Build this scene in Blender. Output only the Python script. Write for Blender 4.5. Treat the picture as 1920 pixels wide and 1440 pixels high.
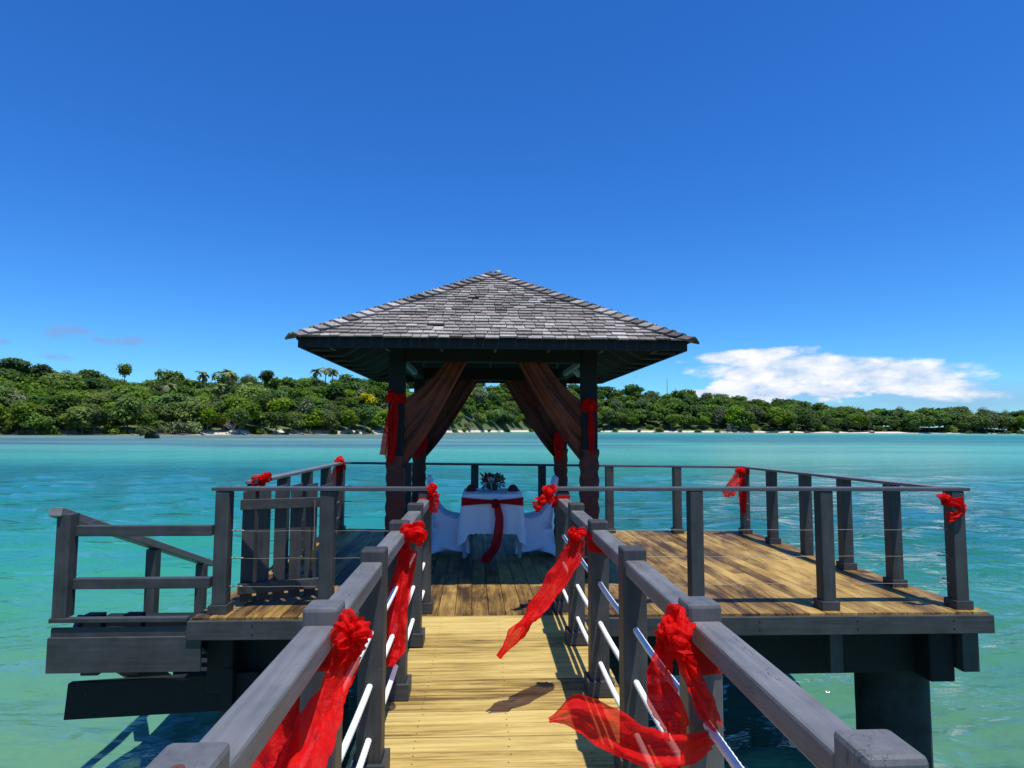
import bpy, math, random
from mathutils import Vector, Matrix, noise
V = Vector
rad = math.radians
for o in list(bpy.data.objects): bpy.data.objects.remove(o)
scene = bpy.context.scene
COL = scene.collection
# ------------------------------------------------------------------ camera
FPX, ROLL, VPX, VPY, EYE = 1150.0, 0.004, 905.0, 805.0, 1.55
cr, sr = math.cos(math.atan(ROLL)), math.sin(math.atan(ROLL))
_u, _v = VPX-960, VPY-720
_u, _v = cr*_u+sr*_v, -sr*_u+cr*_v
PITCH = math.atan(_v/FPX); YAW = math.atan(-_u*math.cos(PITCH)/FPX)
cR = V((math.cos(YAW), -math.sin(YAW), 0)); F0 = V((math.sin(YAW), math.cos(YAW), 0)); Zv = V((0, 0, 1))
cF = math.cos(PITCH)*F0+math.sin(PITCH)*Zv; cU = -math.sin(PITCH)*F0+math.cos(PITCH)*Zv
CAM = V((0, 0, EYE))
cam = bpy.data.cameras.new('camera'); camo = bpy.data.objects.new('camera', cam); COL.objects.link(camo)
cx = cR*cr+cU*sr; cy = cU*cr-cR*sr
camo.matrix_world = Matrix(((cx.x, cy.x, -cF.x, CAM.x), (cx.y, cy.y, -cF.y, CAM.y), (cx.z, cy.z, -cF.z, CAM.z), (0, 0, 0, 1)))
cam.sensor_width = 36; cam.lens = 36*FPX/1920; cam.clip_start = .05; cam.clip_end = 30000
scene.camera = camo
def ray(x, y): return cF+cx*((x-960)/FPX)-cy*((y-720)/FPX)
def at(x, y, Y):
    d = ray(x, y); return CAM+d*(Y/d.y)
def onz(x, y, z):
    d = ray(x, y); return CAM+d*((z-EYE)/d.z)
# ------------------------------------------------------------------ light
SUNV = V((.17, -.26, 1)).normalized()
w = bpy.data.worlds.new('World'); scene.world = w; w.use_nodes = True
wn = w.node_tree; wn.nodes.clear()
def N(t, ty, **k):
    n = t.nodes.new(ty)
    for a, b in k.items():
        if a.startswith('i_'):
            key = a[2:]; key = int(key) if key.isdigit() else key.replace('_', ' ')
            n.inputs[key].default_value = b
        else: setattr(n, a, b)
    return n
def ramp(t, pts, interp='LINEAR'):
    r = t.nodes.new('ShaderNodeValToRGB'); e = r.color_ramp.elements; r.color_ramp.interpolation = interp
    while len(e) < len(pts): e.new(.5)
    for el, (p, c) in zip(e, pts):
        el.position = p; el.color = (c, c, c, 1) if isinstance(c, (int, float)) else (*c, 1)
    return r
def M2(t, op, a, b=None, c=None, clamp=False):
    n = t.nodes.new('ShaderNodeMath'); n.operation = op; n.use_clamp = clamp
    for i, q in enumerate((a, b, c)):
        if q is None: continue
        if isinstance(q, (int, float)): n.inputs[i].default_value = q
        else: t.links.new(q, n.inputs[i])
    return n.outputs[0]
def MIX(t, fac, a, b, bt='MIX'):
    n = t.nodes.new('ShaderNodeMix'); n.data_type = 'RGBA'; n.blend_type = bt
    for i, q in ((0, fac), (6, a), (7, b)):
        if isinstance(q, (int, float)): n.inputs[i].default_value = q
        elif isinstance(q, tuple): n.inputs[i].default_value = (*q, 1)
        else: t.links.new(q, n.inputs[i])
    return n.outputs[2]
sky = N(wn, 'ShaderNodeTexSky', sky_type='NISHITA', sun_disc=False, sun_elevation=math.asin(SUNV.z),
        sun_rotation=math.atan2(SUNV.x, SUNV.y), altitude=0, air_density=1.0, dust_density=.25, ozone_density=3.0)
hs = N(wn, 'ShaderNodeHueSaturation', i_Saturation=1.25, i_Value=1.0, i_Hue=.506); wn.links.new(sky.outputs[0], hs.inputs['Color'])
tc = N(wn, 'ShaderNodeTexCoord'); sx = N(wn, 'ShaderNodeSeparateXYZ'); wn.links.new(tc.outputs['Generated'], sx.inputs[0])
az = M2(wn, 'ARCTAN2', sx.outputs[0], sx.outputs[1]); el = M2(wn, 'ARCSINE', sx.outputs[2])
def blob(a0, e0, wa, we, tilt=0):
    da = M2(wn, 'SUBTRACT', az, a0)
    de = M2(wn, 'SUBTRACT', el, e0); de = M2(wn, 'MULTIPLY_ADD', da, -tilt, de)
    x = M2(wn, 'DIVIDE', da, wa); y = M2(wn, 'DIVIDE', de, we)
    q = M2(wn, 'ADD', M2(wn, 'MULTIPLY', x, x), M2(wn, 'MULTIPLY', y, y))
    return M2(wn, 'SUBTRACT', 1, q)
def azel(x, y):
    d = ray(x, y).normalized(); return math.atan2(d.x, d.y), math.asin(d.z)
def wnoise(sa, se, sc, det=6, rough=.6, off=0):
    cb = N(wn, 'ShaderNodeCombineXYZ'); wn.links.new(M2(wn, 'MULTIPLY', az, sa), cb.inputs[0]); wn.links.new(M2(wn, 'MULTIPLY', el, se), cb.inputs[1]); cb.inputs[2].default_value = off
    n = N(wn, 'ShaderNodeTexNoise', i_Scale=sc, i_Detail=det, i_Roughness=rough); wn.links.new(cb.outputs[0], n.inputs['Vector'])
    return n.outputs[0]
n1 = wnoise(1, 2.2, 22, 8, .6); n2 = wnoise(1, 5, 7, 6, .55, 3.1)
_m = N(wn, 'ShaderNodeMapRange'); _m.inputs[1].default_value = .36; _m.inputs[2].default_value = .62; wn.links.new(n1, _m.inputs[0]); n1s = _m.outputs[0]
col = MIX(wn, 1.0, hs.outputs[0], (.44, .94, 1.38), 'MULTIPLY')
def cloud(col, spots, nz, amp, lo, hi, colr, gain=1.0):
    m = None
    for s in spots:
        (a0, e0) = azel(s[0], s[1]); b = blob(a0, e0, s[2]/FPX, s[3]/FPX, s[4] if len(s) > 4 else 0)
        m = b if m is None else M2(wn, 'MAXIMUM', m, b)
    m = M2(wn, 'ADD', m, M2(wn, 'MULTIPLY_ADD', nz, amp*2, -amp))
    mr = N(wn, 'ShaderNodeMapRange', interpolation_type='SMOOTHSTEP'); mr.inputs[1].default_value = lo; mr.inputs[2].default_value = hi
    wn.links.new(m, mr.inputs[0])
    f = M2(wn, 'MULTIPLY', mr.outputs[0], gain)
    return MIX(wn, f, col, colr)
# pale bank above the horizon, anvil, cauliflower towers, small grey puffs
col = cloud(col, [(1480, 745, 330, 40), (1750, 750, 330, 35)], n2, 1.3, .1, 1.3, (2.5, 3.7, 6.3), .55)
col = cloud(col, [(1550, 698, 230, 34, -.06), (1400, 668, 120, 14, .04), (1700, 720, 130, 22, -.15)], M2(wn, 'MULTIPLY_ADD', n1, .5, M2(wn, 'MULTIPLY', n2, .5)), 1.5, .0, .75, MIX(wn, n1s, (4.3, 5.5, 7.4), (8.0, 8.1, 8.3)), .95)
col = cloud(col, [(1770, 690, 75, 8, .12)], n2, 1.3, .2, 1.4, (4.8, 5.8, 7.4), .6)
shade = MIX(wn, n1s, (5.0, 5.9, 7.6), (8.2, 8.2, 8.5))
col = cloud(col, [(1405, 705, 42, 42), (1440, 735, 70, 34), (1330, 742, 60, 20), (1385, 735, 60, 30), (1560, 735, 60, 18)], n1, 1.8, .05, .55, shade, .95)
col = cloud(col, [(130, 622, 40, 14, .2), (225, 640, 62, 12, .1), (5, 640, 12, 8), (100, 668, 30, 8)], n1, 1.6, .1, 1.2, (2.0, 2.9, 4.9), .55)
bg = N(wn, 'ShaderNodeBackground', i_Strength=.10); wn.links.new(col, bg.inputs[0])
wo = N(wn, 'ShaderNodeOutputWorld'); wn.links.new(bg.outputs[0], wo.inputs[0])
sl = bpy.data.lights.new('sun', 'SUN'); sl.energy = 4.2; sl.angle = rad(.53); sl.color = (1, .965, .91)
so = bpy.data.objects.new('sun', sl); COL.objects.link(so); so.rotation_euler = SUNV.to_track_quat('Z', 'Y').to_euler(); so.location = (3, -5, 20)
scene.view_settings.view_transform = 'Standard'; scene.view_settings.look = 'None'
scene.view_settings.exposure = 0.32; scene.view_settings.gamma = 1
scene.render.engine = 'CYCLES'
# ------------------------------------------------------------------ helpers
rng = random.Random(7)
class MB:
    def __init__(s): s.v = []; s.f = []; s.c = []; s.m = []; s.mi = 0
    def add(s, vs, fs, c=.5):
        b = len(s.v); s.v += [tuple(q) for q in vs]; s.f += [tuple(b+i for i in q) for q in fs]
        s.c += [c]*len(fs); s.m += [s.mi]*len(fs)
    def box(s, x0, x1, y0, y1, z0, z1, c=.5):
        s.add([(x, y, z) for z in (z0, z1) for y in (y0, y1) for x in (x0, x1)],
              [(0, 2, 3, 1), (4, 5, 7, 6), (0, 1, 5, 4), (2, 6, 7, 3), (0, 4, 6, 2), (1, 3, 7, 5)], c)
    def cb(s, x, y, z0, w, d, h, c=.5): s.box(x-w/2, x+w/2, y-d/2, y+d/2, z0, z0+h, c)
    def hexa(s, p, c=.5):      # 8 points: bottom 4 ccw, top 4 ccw
        s.add(p, [(3, 2, 1, 0), (4, 5, 6, 7), (0, 1, 5, 4), (1, 2, 6, 5), (2, 3, 7, 6), (3, 0, 4, 7)], c)
    def beam(s, a, b, w, h, up=(0, 0, 1), c=.5):   # top centre line a-b
        a = V(a); b = V(b); t = (b-a).normalized(); r = t.cross(V(up)).normalized(); u = r.cross(t).normalized()
        q = []
        for zz in (-h, 0):
            q += [a-r*w/2+u*zz, a+r*w/2+u*zz, b+r*w/2+u*zz, b-r*w/2+u*zz]
        s.hexa(q, c)
    def tube(s, path, r, n=8, c=.5, cap=True):
        P = [V(p) for p in path]; rs = r if isinstance(r, (list, tuple)) else [r]*len(P)
        ref = V((0, 0, 1)) if abs((P[-1]-P[0]).normalized().z) < .9 else V((1, 0, 0)); vs = []
        for i, p in enumerate(P):
            t = (P[min(i+1, len(P)-1)]-P[max(i-1, 0)]).normalized(); a = t.cross(ref).normalized(); b = a.cross(t)
            vs += [p+(a*math.cos(2*math.pi*k/n)+b*math.sin(2*math.pi*k/n))*rs[i] for k in range(n)]
        fs = [(i*n+k, i*n+(k+1) % n, (i+1)*n+(k+1) % n, (i+1)*n+k) for i in range(len(P)-1) for k in range(n)]
        if cap: fs += [tuple(range(n))[::-1], tuple((len(P)-1)*n+k for k in range(n))]
        s.add(vs, fs, c)
    def grid(s, rows, c=.5, closed=False):
        n = len(rows[0]); vs = [p for r in rows for p in r]; m = n if closed else n-1
        s.add(vs, [(i*n+k, i*n+(k+1) % n, (i+1)*n+(k+1) % n, (i+1)*n+k) for i in range(len(rows)-1) for k in range(m)], c)
    def lathe(s, cx_, cy_, prof, n=16, c=.5):
        s.grid([[(cx_+r*math.cos(2*math.pi*k/n), cy_+r*math.sin(2*math.pi*k/n), z) for k in range(n)] for r, z in prof], c, True)
    def build(s, name, mats, parent=None, smooth=False, bevel=0, origin=None):
        me = bpy.data.meshes.new(name); off = V(origin) if origin is not None else V((0, 0, 0))
        if parent is not None and origin is None: off = WL(parent)
        me.from_pydata([(p[0]-off.x, p[1]-off.y, p[2]-off.z) for p in s.v], [], s.f)
        if not isinstance(mats, (list, tuple)): mats = [mats]
        for m in mats: me.materials.append(m)
        a = me.attributes.new('tint', 'FLOAT', 'FACE'); a.data.foreach_set('value', s.c)
        if len(mats) > 1: me.polygons.foreach_set('material_index', s.m)
        if smooth: me.polygons.foreach_set('use_smooth', [True]*len(s.f))
        me.update()
        o = bpy.data.objects.new(name, me); COL.objects.link(o)
        if parent is not None: o.parent = parent
        if parent is None: o.location = off
        elif origin is not None: o.location = off-WL(parent)
        if bevel:
            b = o.modifiers.new('bevel', 'BEVEL'); b.width = bevel; b.segments = 2; b.limit_method = 'ANGLE'
        return o
def WL(o):
    p = V(o.location)
    while o.parent: o = o.parent; p += V(o.location)
    return p
def tag(o, label=None, cat=None, group=None, kind=None):
    if label: o['label'] = label
    if cat: o['category'] = cat
    if group: o['group'] = group
    if kind: o['kind'] = kind
    return o
def empty(name, loc, label, cat, group=None):
    o = bpy.data.objects.new(name, None); COL.objects.link(o); o.location = loc; o.empty_display_size = .1
    return tag(o, label, cat, group)
def copy_tree(o, parent=None):
    c = o.copy(); COL.objects.link(c); c.parent = parent
    for ch in list(o.children): copy_tree(ch, c)
    return c
# ------------------------------------------------------------------ materials
def mat(name):
    m = bpy.data.materials.new(name); m.use_nodes = True; t = m.node_tree
    return m, t, t.nodes['Principled BSDF']
def rnoise(t, scale, vec=(1, 1, 1), det=5, rough=.6, rand=True, world=False):
    co = N(t, 'ShaderNodeNewGeometry').outputs['Position'] if world else N(t, 'ShaderNodeTexCoord').outputs['Object']
    mp = N(t, 'ShaderNodeMapping'); mp.inputs['Scale'].default_value = vec; t.links.new(co, mp.inputs[0])
    if rand and not world:
        oi = N(t, 'ShaderNodeObjectInfo'); cb = N(t, 'ShaderNodeCombineXYZ')
        r = M2(t, 'MULTIPLY', oi.outputs['Random'], 37.)
        for i in range(3): t.links.new(r, cb.inputs[i])
        t.links.new(cb.outputs[0], mp.inputs['Location'])
    n = N(t, 'ShaderNodeTexNoise', i_Scale=scale, i_Detail=det, i_Roughness=rough); t.links.new(mp.outputs[0], n.inputs['Vector'])
    return n.outputs[0]
def bump(t, b, h, strength=.3, dist=.01, normal=None):
    n = N(t, 'ShaderNodeBump', i_Strength=strength, i_Distance=dist); t.links.new(h, n.inputs['Height'])
    if normal: t.links.new(normal, n.inputs['Normal'])
    t.links.new(n.outputs[0], b.inputs['Normal']); return n.outputs[0]
def stained(name, axis, c0=(.022, .022, .022), c1=(.076, .075, .074), rough=.5, cracks=0.0):
    m, t, b = mat(name); b.inputs['Specular IOR Level'].default_value = .32
    sc = [22, 22, 22]; sc[axis] = 1.2
    g = rnoise(t, 1.6, tuple(sc), 6, .65); p = rnoise(t, 5, (1, 1, 1), 4, .6)
    f = M2(t, 'MULTIPLY_ADD', p, .55, M2(t, 'MULTIPLY', g, .5))
    r = ramp(t, [(.3, c0), (.52, tuple((a+b_)/2 for a, b_ in zip(c0, c1))), (.75, c1)]); t.links.new(f, r.inputs[0])
    colr = r.outputs[0]
    sp = rnoise(t, 60, (1, 1, 1), 2, .5); spr = ramp(t, [(.76, 0), (.79, 1)]); t.links.new(sp, spr.inputs[0])
    colr = MIX(t, M2(t, 'MULTIPLY', spr.outputs[0], .35), colr, (.3, .3, .3))
    t.links.new(colr, b.inputs['Base Color'])
    rr = N(t, 'ShaderNodeMapRange'); rr.inputs[3].default_value = rough-.1; rr.inputs[4].default_value = rough+.16; t.links.new(p, rr.inputs[0]); t.links.new(rr.outputs[0], b.inputs['Roughness'])
    h = g
    if cracks:
        sc2 = [70, 70, 70]; sc2[axis] = 7
        ck = rnoise(t, 1, tuple(sc2), 2, .5); ckr = ramp(t, [(.34, 0), (.40, 1)]); t.links.new(ck, ckr.inputs[0])
        h = M2(t, 'ADD', g, M2(t, 'MULTIPLY', ckr.outputs[0], cracks))
        sc3 = [15, 15, 15]; sc3[axis] = 4.5
        ln = rnoise(t, 1, tuple(sc3), 4, .6); la = M2(t, 'ABSOLUTE', M2(t, 'SUBTRACT', ln, .5)); lr = ramp(t, [(.0, 1), (.006, 0)]); t.links.new(la, lr.inputs[0])
        pm = rnoise(t, 3.1, (1, 1, 1), 2, .5); pr_ = ramp(t, [(.52, 0), (.58, 1)]); t.links.new(pm, pr_.inputs[0])
        lm = M2(t, 'MULTIPLY', lr.outputs[0], pr_.outputs[0]); h = M2(t, 'SUBTRACT', h, M2(t, 'MULTIPLY', lm, 1.2))
        t.links.new(MIX(t, M2(t, 'MULTIPLY', lm, .75), colr, (.02, .02, .02)), b.inputs['Base Color'])
    bump(t, b, h, .35, .004)
    return m
CHX = stained('charcoal_stained_wood_x', 0); CHY = stained('charcoal_stained_wood_y', 1); CHZ = stained('charcoal_stained_wood_z', 2)
RAILM = stained('handrail_wood_y', 1, (.085, .084, .083), (.215, .212, .208), .45, .5)
RAILX = stained('handrail_wood_x', 0, (.05, .051, .055), (.10, .10, .106), .45)
CAPM = stained('weathered_post_top', 2, (.070, .069, .068), (.165, .162, .160), .45, .4)
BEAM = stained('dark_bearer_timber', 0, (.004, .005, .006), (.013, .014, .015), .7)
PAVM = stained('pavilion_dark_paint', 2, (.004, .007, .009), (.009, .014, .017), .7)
def planks(name, axis, light, mid, dark, rough=.55, patch=1.0, gw=.6):
    m, t, b = mat(name)
    sc = [26, 26, 26]; sc[axis] = 1.1
    at_ = N(t, 'ShaderNodeAttribute', attribute_name='tint'); tint = at_.outputs['Fac']
    co = N(t, 'ShaderNodeTexCoord').outputs['Object']
    cb = N(t, 'ShaderNodeCombineXYZ'); k = M2(t, 'MULTIPLY', tint, 91.)
    for i in range(3): t.links.new(k, cb.inputs[i])
    mp = N(t, 'ShaderNodeMapping'); mp.inputs['Scale'].default_value = sc; t.links.new(co, mp.inputs[0]); t.links.new(cb.outputs[0], mp.inputs['Location'])
    g = N(t, 'ShaderNodeTexNoise', i_Scale=1.5, i_Detail=7, i_Roughness=.7, i_Distortion=.4); t.links.new(mp.outputs[0], g.inputs['Vector'])
    sc3 = [3.2, 3.2, 3.2]; sc3[axis] = 1.0
    mp2 = N(t, 'ShaderNodeMapping'); mp2.inputs['Scale'].default_value = sc3; t.links.new(co, mp2.inputs[0]); t.links.new(cb.outputs[0], mp2.inputs['Location'])
    p = N(t, 'ShaderNodeTexNoise', i_Scale=1.1*patch, i_Detail=6, i_Roughness=.65, i_Distortion=.6); t.links.new(mp2.outputs[0], p.inputs['Vector'])
    wd = rnoise(t, .55, (1, 1, 1), 3, .5, rand=False)
    f = M2(t, 'ADD', M2(t, 'MULTIPLY_ADD', g.outputs[0], gw, .02-gw*.4), M2(t, 'MULTIPLY', p.outputs[0], .8))
    f = M2(t, 'ADD', f, M2(t, 'MULTIPLY_ADD', wd, .5, -.25)); f = M2(t, 'ADD', f, M2(t, 'MULTIPLY_ADD', tint, .22, -.11))
    r = ramp(t, [(.30, dark), (.45, mid), (.57, tuple((a+c)/2 for a, c in zip(mid, light))), (.68, light)]); t.links.new(f, r.inputs[0])
    t.links.new(r.outputs[0], b.inputs['Base Color']); b.inputs['Roughness'].default_value = rough; b.inputs['Specular IOR Level'].default_value = .28
    bump(t, b, g.outputs[0], .4, .003)
    return m
DECKW = planks('walkway_planks', 0, (.57, .42, .140), (.37, .25, .066), (.12, .070, .022), .7, .8, 1.05)
DECKP = planks('platform_planks', 1, (.47, .305, .085), (.19, .108, .027), (.050, .025, .009), .6, 1.5, .55)
def plain(name, colr, rough=.6, metal=0, nz=0.0, sc=8, bmp=0.0, **k):
    m, t, b = mat(name)
    b.inputs['Base Color'].default_value = (*colr, 1); b.inputs['Roughness'].default_value = rough; b.inputs['Metallic'].default_value = metal
    if nz:
        n = rnoise(t, sc, (1, 1, 1), 5, .6); r = ramp(t, [(.3, tuple(q*(1-nz) for q in colr)), (.7, tuple(min(1, q*(1+nz)) for q in colr))])
        t.links.new(n, r.inputs[0]); t.links.new(r.outputs[0], b.inputs['Base Color'])
        if bmp: bump(t, b, n, bmp, .01)
    for a, v in k.items(): b.inputs[a.replace('_', ' ')].default_value = v
    return m
STEEL = plain('stainless_cable', (.30, .28, .24), .5, .7)
NAIL = plain('rusty_screw', (.10, .035, .018), .7)
HOLE = plain('dark_screw_hole', (.004, .004, .004), .9)
ROPE = plain('white_rope', (.82, .80, .74), .9, nz=.05, sc=40)
CLOTH = plain('white_tablecloth_fabric', (.80, .80, .84), .8, nz=.03, sc=30)
COVER = plain('white_stretch_cover', (.66, .68, .80), .6, nz=.03, sc=10)
PILE = plain('tarred_pile', (.016, .018, .018), .85, nz=.6, sc=6, bmp=.8)
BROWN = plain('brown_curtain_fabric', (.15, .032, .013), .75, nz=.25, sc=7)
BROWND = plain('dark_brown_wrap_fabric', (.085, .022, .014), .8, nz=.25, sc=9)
NAPK = plain('dark_red_napkin', (.16, .006, .012), .7)
GLASS = plain('clear_glass', (1, 1, 1), .02, Transmission_Weight=1.0, IOR=1.45)
PETAL = plain('dark_red_petals', (.38, .02, .035), .6); LEAFB = plain('bouquet_leaves', (.10, .17, .06), .6, nz=.5, sc=20)
PLATE = plain('white_china', (.75, .75, .78), .2)
LEGM = plain('grey_metal_leg', (.30, .31, .33), .4, .3)
def sheer(name, colr, alpha, tr=.45):
    m = bpy.data.materials.new(name); m.use_nodes = True; t = m.node_tree; t.nodes.clear()
    n = rnoise(t, 55, (1, 1, 1), 3, .6); n2_ = rnoise(t, 9, (1, 1, 1), 4, .6)
    c = MIX(t, n2_, tuple(q*.75 for q in colr), tuple(min(1, q*1.15) for q in colr))
    d = N(t, 'ShaderNodeBsdfPrincipled', i_Roughness=.55); t.links.new(c, d.inputs['Base Color'])
    d.inputs['Specular IOR Level'].default_value = .18
    bp = N(t, 'ShaderNodeBump', i_Strength=.9, i_Distance=.008); t.links.new(n, bp.inputs['Height']); t.links.new(bp.outputs[0], d.inputs['Normal'])
    tl = N(t, 'ShaderNodeBsdfTranslucent'); t.links.new(c, tl.inputs[0])
    tp = N(t, 'ShaderNodeBsdfTransparent'); tp.inputs[0].default_value = (1, .55, .5, 1)
    m1 = N(t, 'ShaderNodeMixShader'); m1.inputs[0].default_value = tr; t.links.new(d.outputs[0], m1.inputs[1]); t.links.new(tl.outputs[0], m1.inputs[2])
    m2 = N(t, 'ShaderNodeMixShader'); m2.inputs[0].default_value = alpha; t.links.new(tp.outputs[0], m2.inputs[1]); t.links.new(m1.outputs[0], m2.inputs[2])
    o = N(t, 'ShaderNodeOutputMaterial'); t.links.new(m2.outputs[0], o.inputs[0])
    return m
RED = sheer('sheer_red_organza', (.95, .008, .008), .82, .5)
REDK = sheer('gathered_red_organza', (.98, .010, .008), .86, .55)
REDT = sheer('table_red_organza', (.62, .006, .014), .92)
# shingles
m, t, b = mat('weathered_shingles'); SHING = m
tint = N(t, 'ShaderNodeAttribute', attribute_name='tint').outputs['Fac']
g = rnoise(t, 1, (60, 9, 9), 5, .7, rand=False); g2 = rnoise(t, 3, (1, 1, 1), 4, .6, rand=False)
f = M2(t, 'ADD', M2(t, 'MULTIPLY', tint, .62), M2(t, 'MULTIPLY_ADD', g, .5, M2(t, 'MULTIPLY_ADD', g2, .3, -.27)))
r = ramp(t, [(.1, (.030, .024, .021)), (.34, (.13, .108, .092)), (.60, (.29, .252, .222)), (.95, (.58, .53, .48))]); t.links.new(f, r.inputs[0]); t.links.new(r.outputs[0], b.inputs['Base Color'])
b.inputs['Roughness'].default_value = .8; bump(t, b, g, .6, .004)
# foliage
def foliage(name, lo, hi, tr=.25, hue=.014):
    m = bpy.data.materials.new(name); m.use_nodes = True; t = m.node_tree; t.nodes.clear()
    tint = N(t, 'ShaderNodeAttribute', attribute_name='tint').outputs['Fac']
    c = MIX(t, tint, lo, hi)
    oi = N(t, 'ShaderNodeObjectInfo').outputs['Random']
    h = N(t, 'ShaderNodeHueSaturation'); t.links.new(c, h.inputs['Color'])
    t.links.new(M2(t, 'MULTIPLY_ADD', oi, hue*2, .5-hue), h.inputs['Hue'])
    t.links.new(M2(t, 'MULTIPLY_ADD', M2(t, 'FRACT', M2(t, 'MULTIPLY', oi, 7.3)), .75, .72), h.inputs['Value'])
    t.links.new(M2(t, 'MULTIPLY_ADD', M2(t, 'FRACT', M2(t, 'MULTIPLY', oi, 3.7)), .3, .98), h.inputs['Saturation'])
    d = N(t, 'ShaderNodeBsdfPrincipled', i_Roughness=.65); t.links.new(h.outputs[0], d.inputs['Base Color']); d.inputs['Specular IOR Level'].default_value = .3
    tl = N(t, 'ShaderNodeBsdfTranslucent'); t.links.new(h.outputs[0], tl.inputs[0])
    mx = N(t, 'ShaderNodeMixShader'); mx.inputs[0].default_value = tr; t.links.new(d.outputs[0], mx.inputs[1]); t.links.new(tl.outputs[0], mx.inputs[2])
    o = N(t, 'ShaderNodeOutputMaterial'); t.links.new(mx.outputs[0], o.inputs[0]); return m
FOL = foliage('broad_leaves', (.060, .100, .028), (.205, .290, .062), .44)
FOLD = foliage('dark_leaves', (.042, .078, .028), (.135, .210, .055), .44)
FOLG = foliage('grey_green_needles', (.08, .10, .05), (.22, .25, .13))
FOLY = foliage('yellow_blossom', (.16, .17, .02), (.62, .52, .03), .25, 0)
FOLP = foliage('palm_fronds', (.06, .08, .03), (.22, .24, .10))
BARK = plain('bark', (.12, .10, .08), .9, nz=.4, sc=.6); DEAD = plain('bleached_branches', (.34, .30, .26), .9, nz=.2, sc=.6)
ROCK = plain('dark_shore_rock', (.05, .042, .036), .9, nz=.5, sc=.5)
# ------------------------------------------------------------------ water
WZ = -1.7
m, t, b = mat('lagoon_water'); WATER = m
pos = N(t, 'ShaderNodeNewGeometry').outputs['Position']; sp = N(t, 'ShaderNodeSeparateXYZ'); t.links.new(pos, sp.inputs[0])
big = rnoise(t, .03, (.22, 1.2, 1), 3, .5, world=True); mid_ = rnoise(t, .12, (.3, 1.4, 1), 5, .6, world=True)
Yp = M2(t, 'MAXIMUM', sp.outputs[1], 2.); lg = M2(t, 'LOGARITHM', Yp, 10.)
tt = M2(t, 'ADD', lg, M2(t, 'MULTIPLY_ADD', big, .16, -.08)); tt = M2(t, 'ADD', tt, M2(t, 'MULTIPLY_ADD', mid_, .12, -.06))
tt = M2(t, 'DIVIDE', tt, 3.2)
def P(d): return math.log10(d)/3.2
GB = .88
rl = ramp(t, [(P(4), (.13, .225, .13)), (P(9), (.07, .235, .145)), (P(14), (.03, .25, .165)), (P(24), (.015, .19, .17)), (P(38), (.014, .165, .165)),
              (P(52), (.014, .17, .18)), (P(68), (.06, .34, .25)), (P(95), (.09, .35, .26)), (P(150), (.12, .26, .215)), (P(230), (.16, .29, .22)), (P(300), (.15, .21, .13)), (P(900), (.04, .27, .20))])
rr_ = ramp(t, [(P(4), (.095, .20, .115)), (P(9), (.055, .19, .115)), (P(14), (.020, .155, .105)), (P(22), (.012, .115, .10)), (P(34), (.014, .135, .115)),
               (P(55), (.035, .23, .155)), (P(85), (.09, .36, .225)), (P(140), (.08, .33, .20)), (P(230), (.022, .19, .145)), (P(400), (.03, .22, .17)), (P(600), (.13, .36, .26)), (P(1000), (.03, .22, .17))])
t.links.new(tt, rl.inputs[0]); t.links.new(tt, rr_.inputs[0])
fx = M2(t, 'DIVIDE', sp.outputs[0], M2(t, 'MAXIMUM', sp.outputs[1], 3.)); mr = N(t, 'ShaderNodeMapRange', interpolation_type='SMOOTHSTEP'); mr.inputs[1].default_value = -.12; mr.inputs[2].default_value = .25; t.links.new(fx, mr.inputs[0])
wc = MIX(t, mr.outputs[0], rl.outputs[0], rr_.outputs[0])
# weed / reef patches on the flats
pt = rnoise(t, .06, (.12, .50, 1), 6, .7, world=True); ptr = ramp(t, [(.44, 0), (.56, 1)]); t.links.new(pt, ptr.inputs[0])
zone = ramp(t, [(P(72), 0), (P(88), .5), (P(120), 1), (P(260), 1), (P(300), .3)]); t.links.new(M2(t, 'DIVIDE', lg, 3.2), zone.inputs[0])
wc = MIX(t, M2(t, 'MULTIPLY', M2(t, 'MULTIPLY', ptr.outputs[0], zone.outputs[0]), .65), wc, (.05, .09, .12))
wc = MIX(t, 1.0, wc, (1.0, .98, .95), 'MULTIPLY'); t.links.new(wc, b.inputs['Base Color']); rfr = ramp(t, [(P(12), .05), (P(40), .09), (P(120), .26), (P(600), .40)]); t.links.new(M2(t, 'DIVIDE', lg, 3.2), rfr.inputs[0]); t.links.new(rfr.outputs[0], b.inputs['Roughness']); b.inputs['IOR'].default_value = 1.33; b.inputs['Specular IOR Level'].default_value = .27
w1 = rnoise(t, 1.25, (.55, 1.35, 1), 2, .45, world=True); w2 = rnoise(t, 4.2, (.6, 1.25, 1), 2, .5, world=True)
w0 = rnoise(t, .42, (.42, 1.3, 1), 2, .5, world=True); nb0 = bump(t, b, w0, 1.0, .45)
nb = bump(t, b, w1, 1.0, .30, nb0); nb2 = bump(t, b, w2, 1.0, .085, nb)
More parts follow.
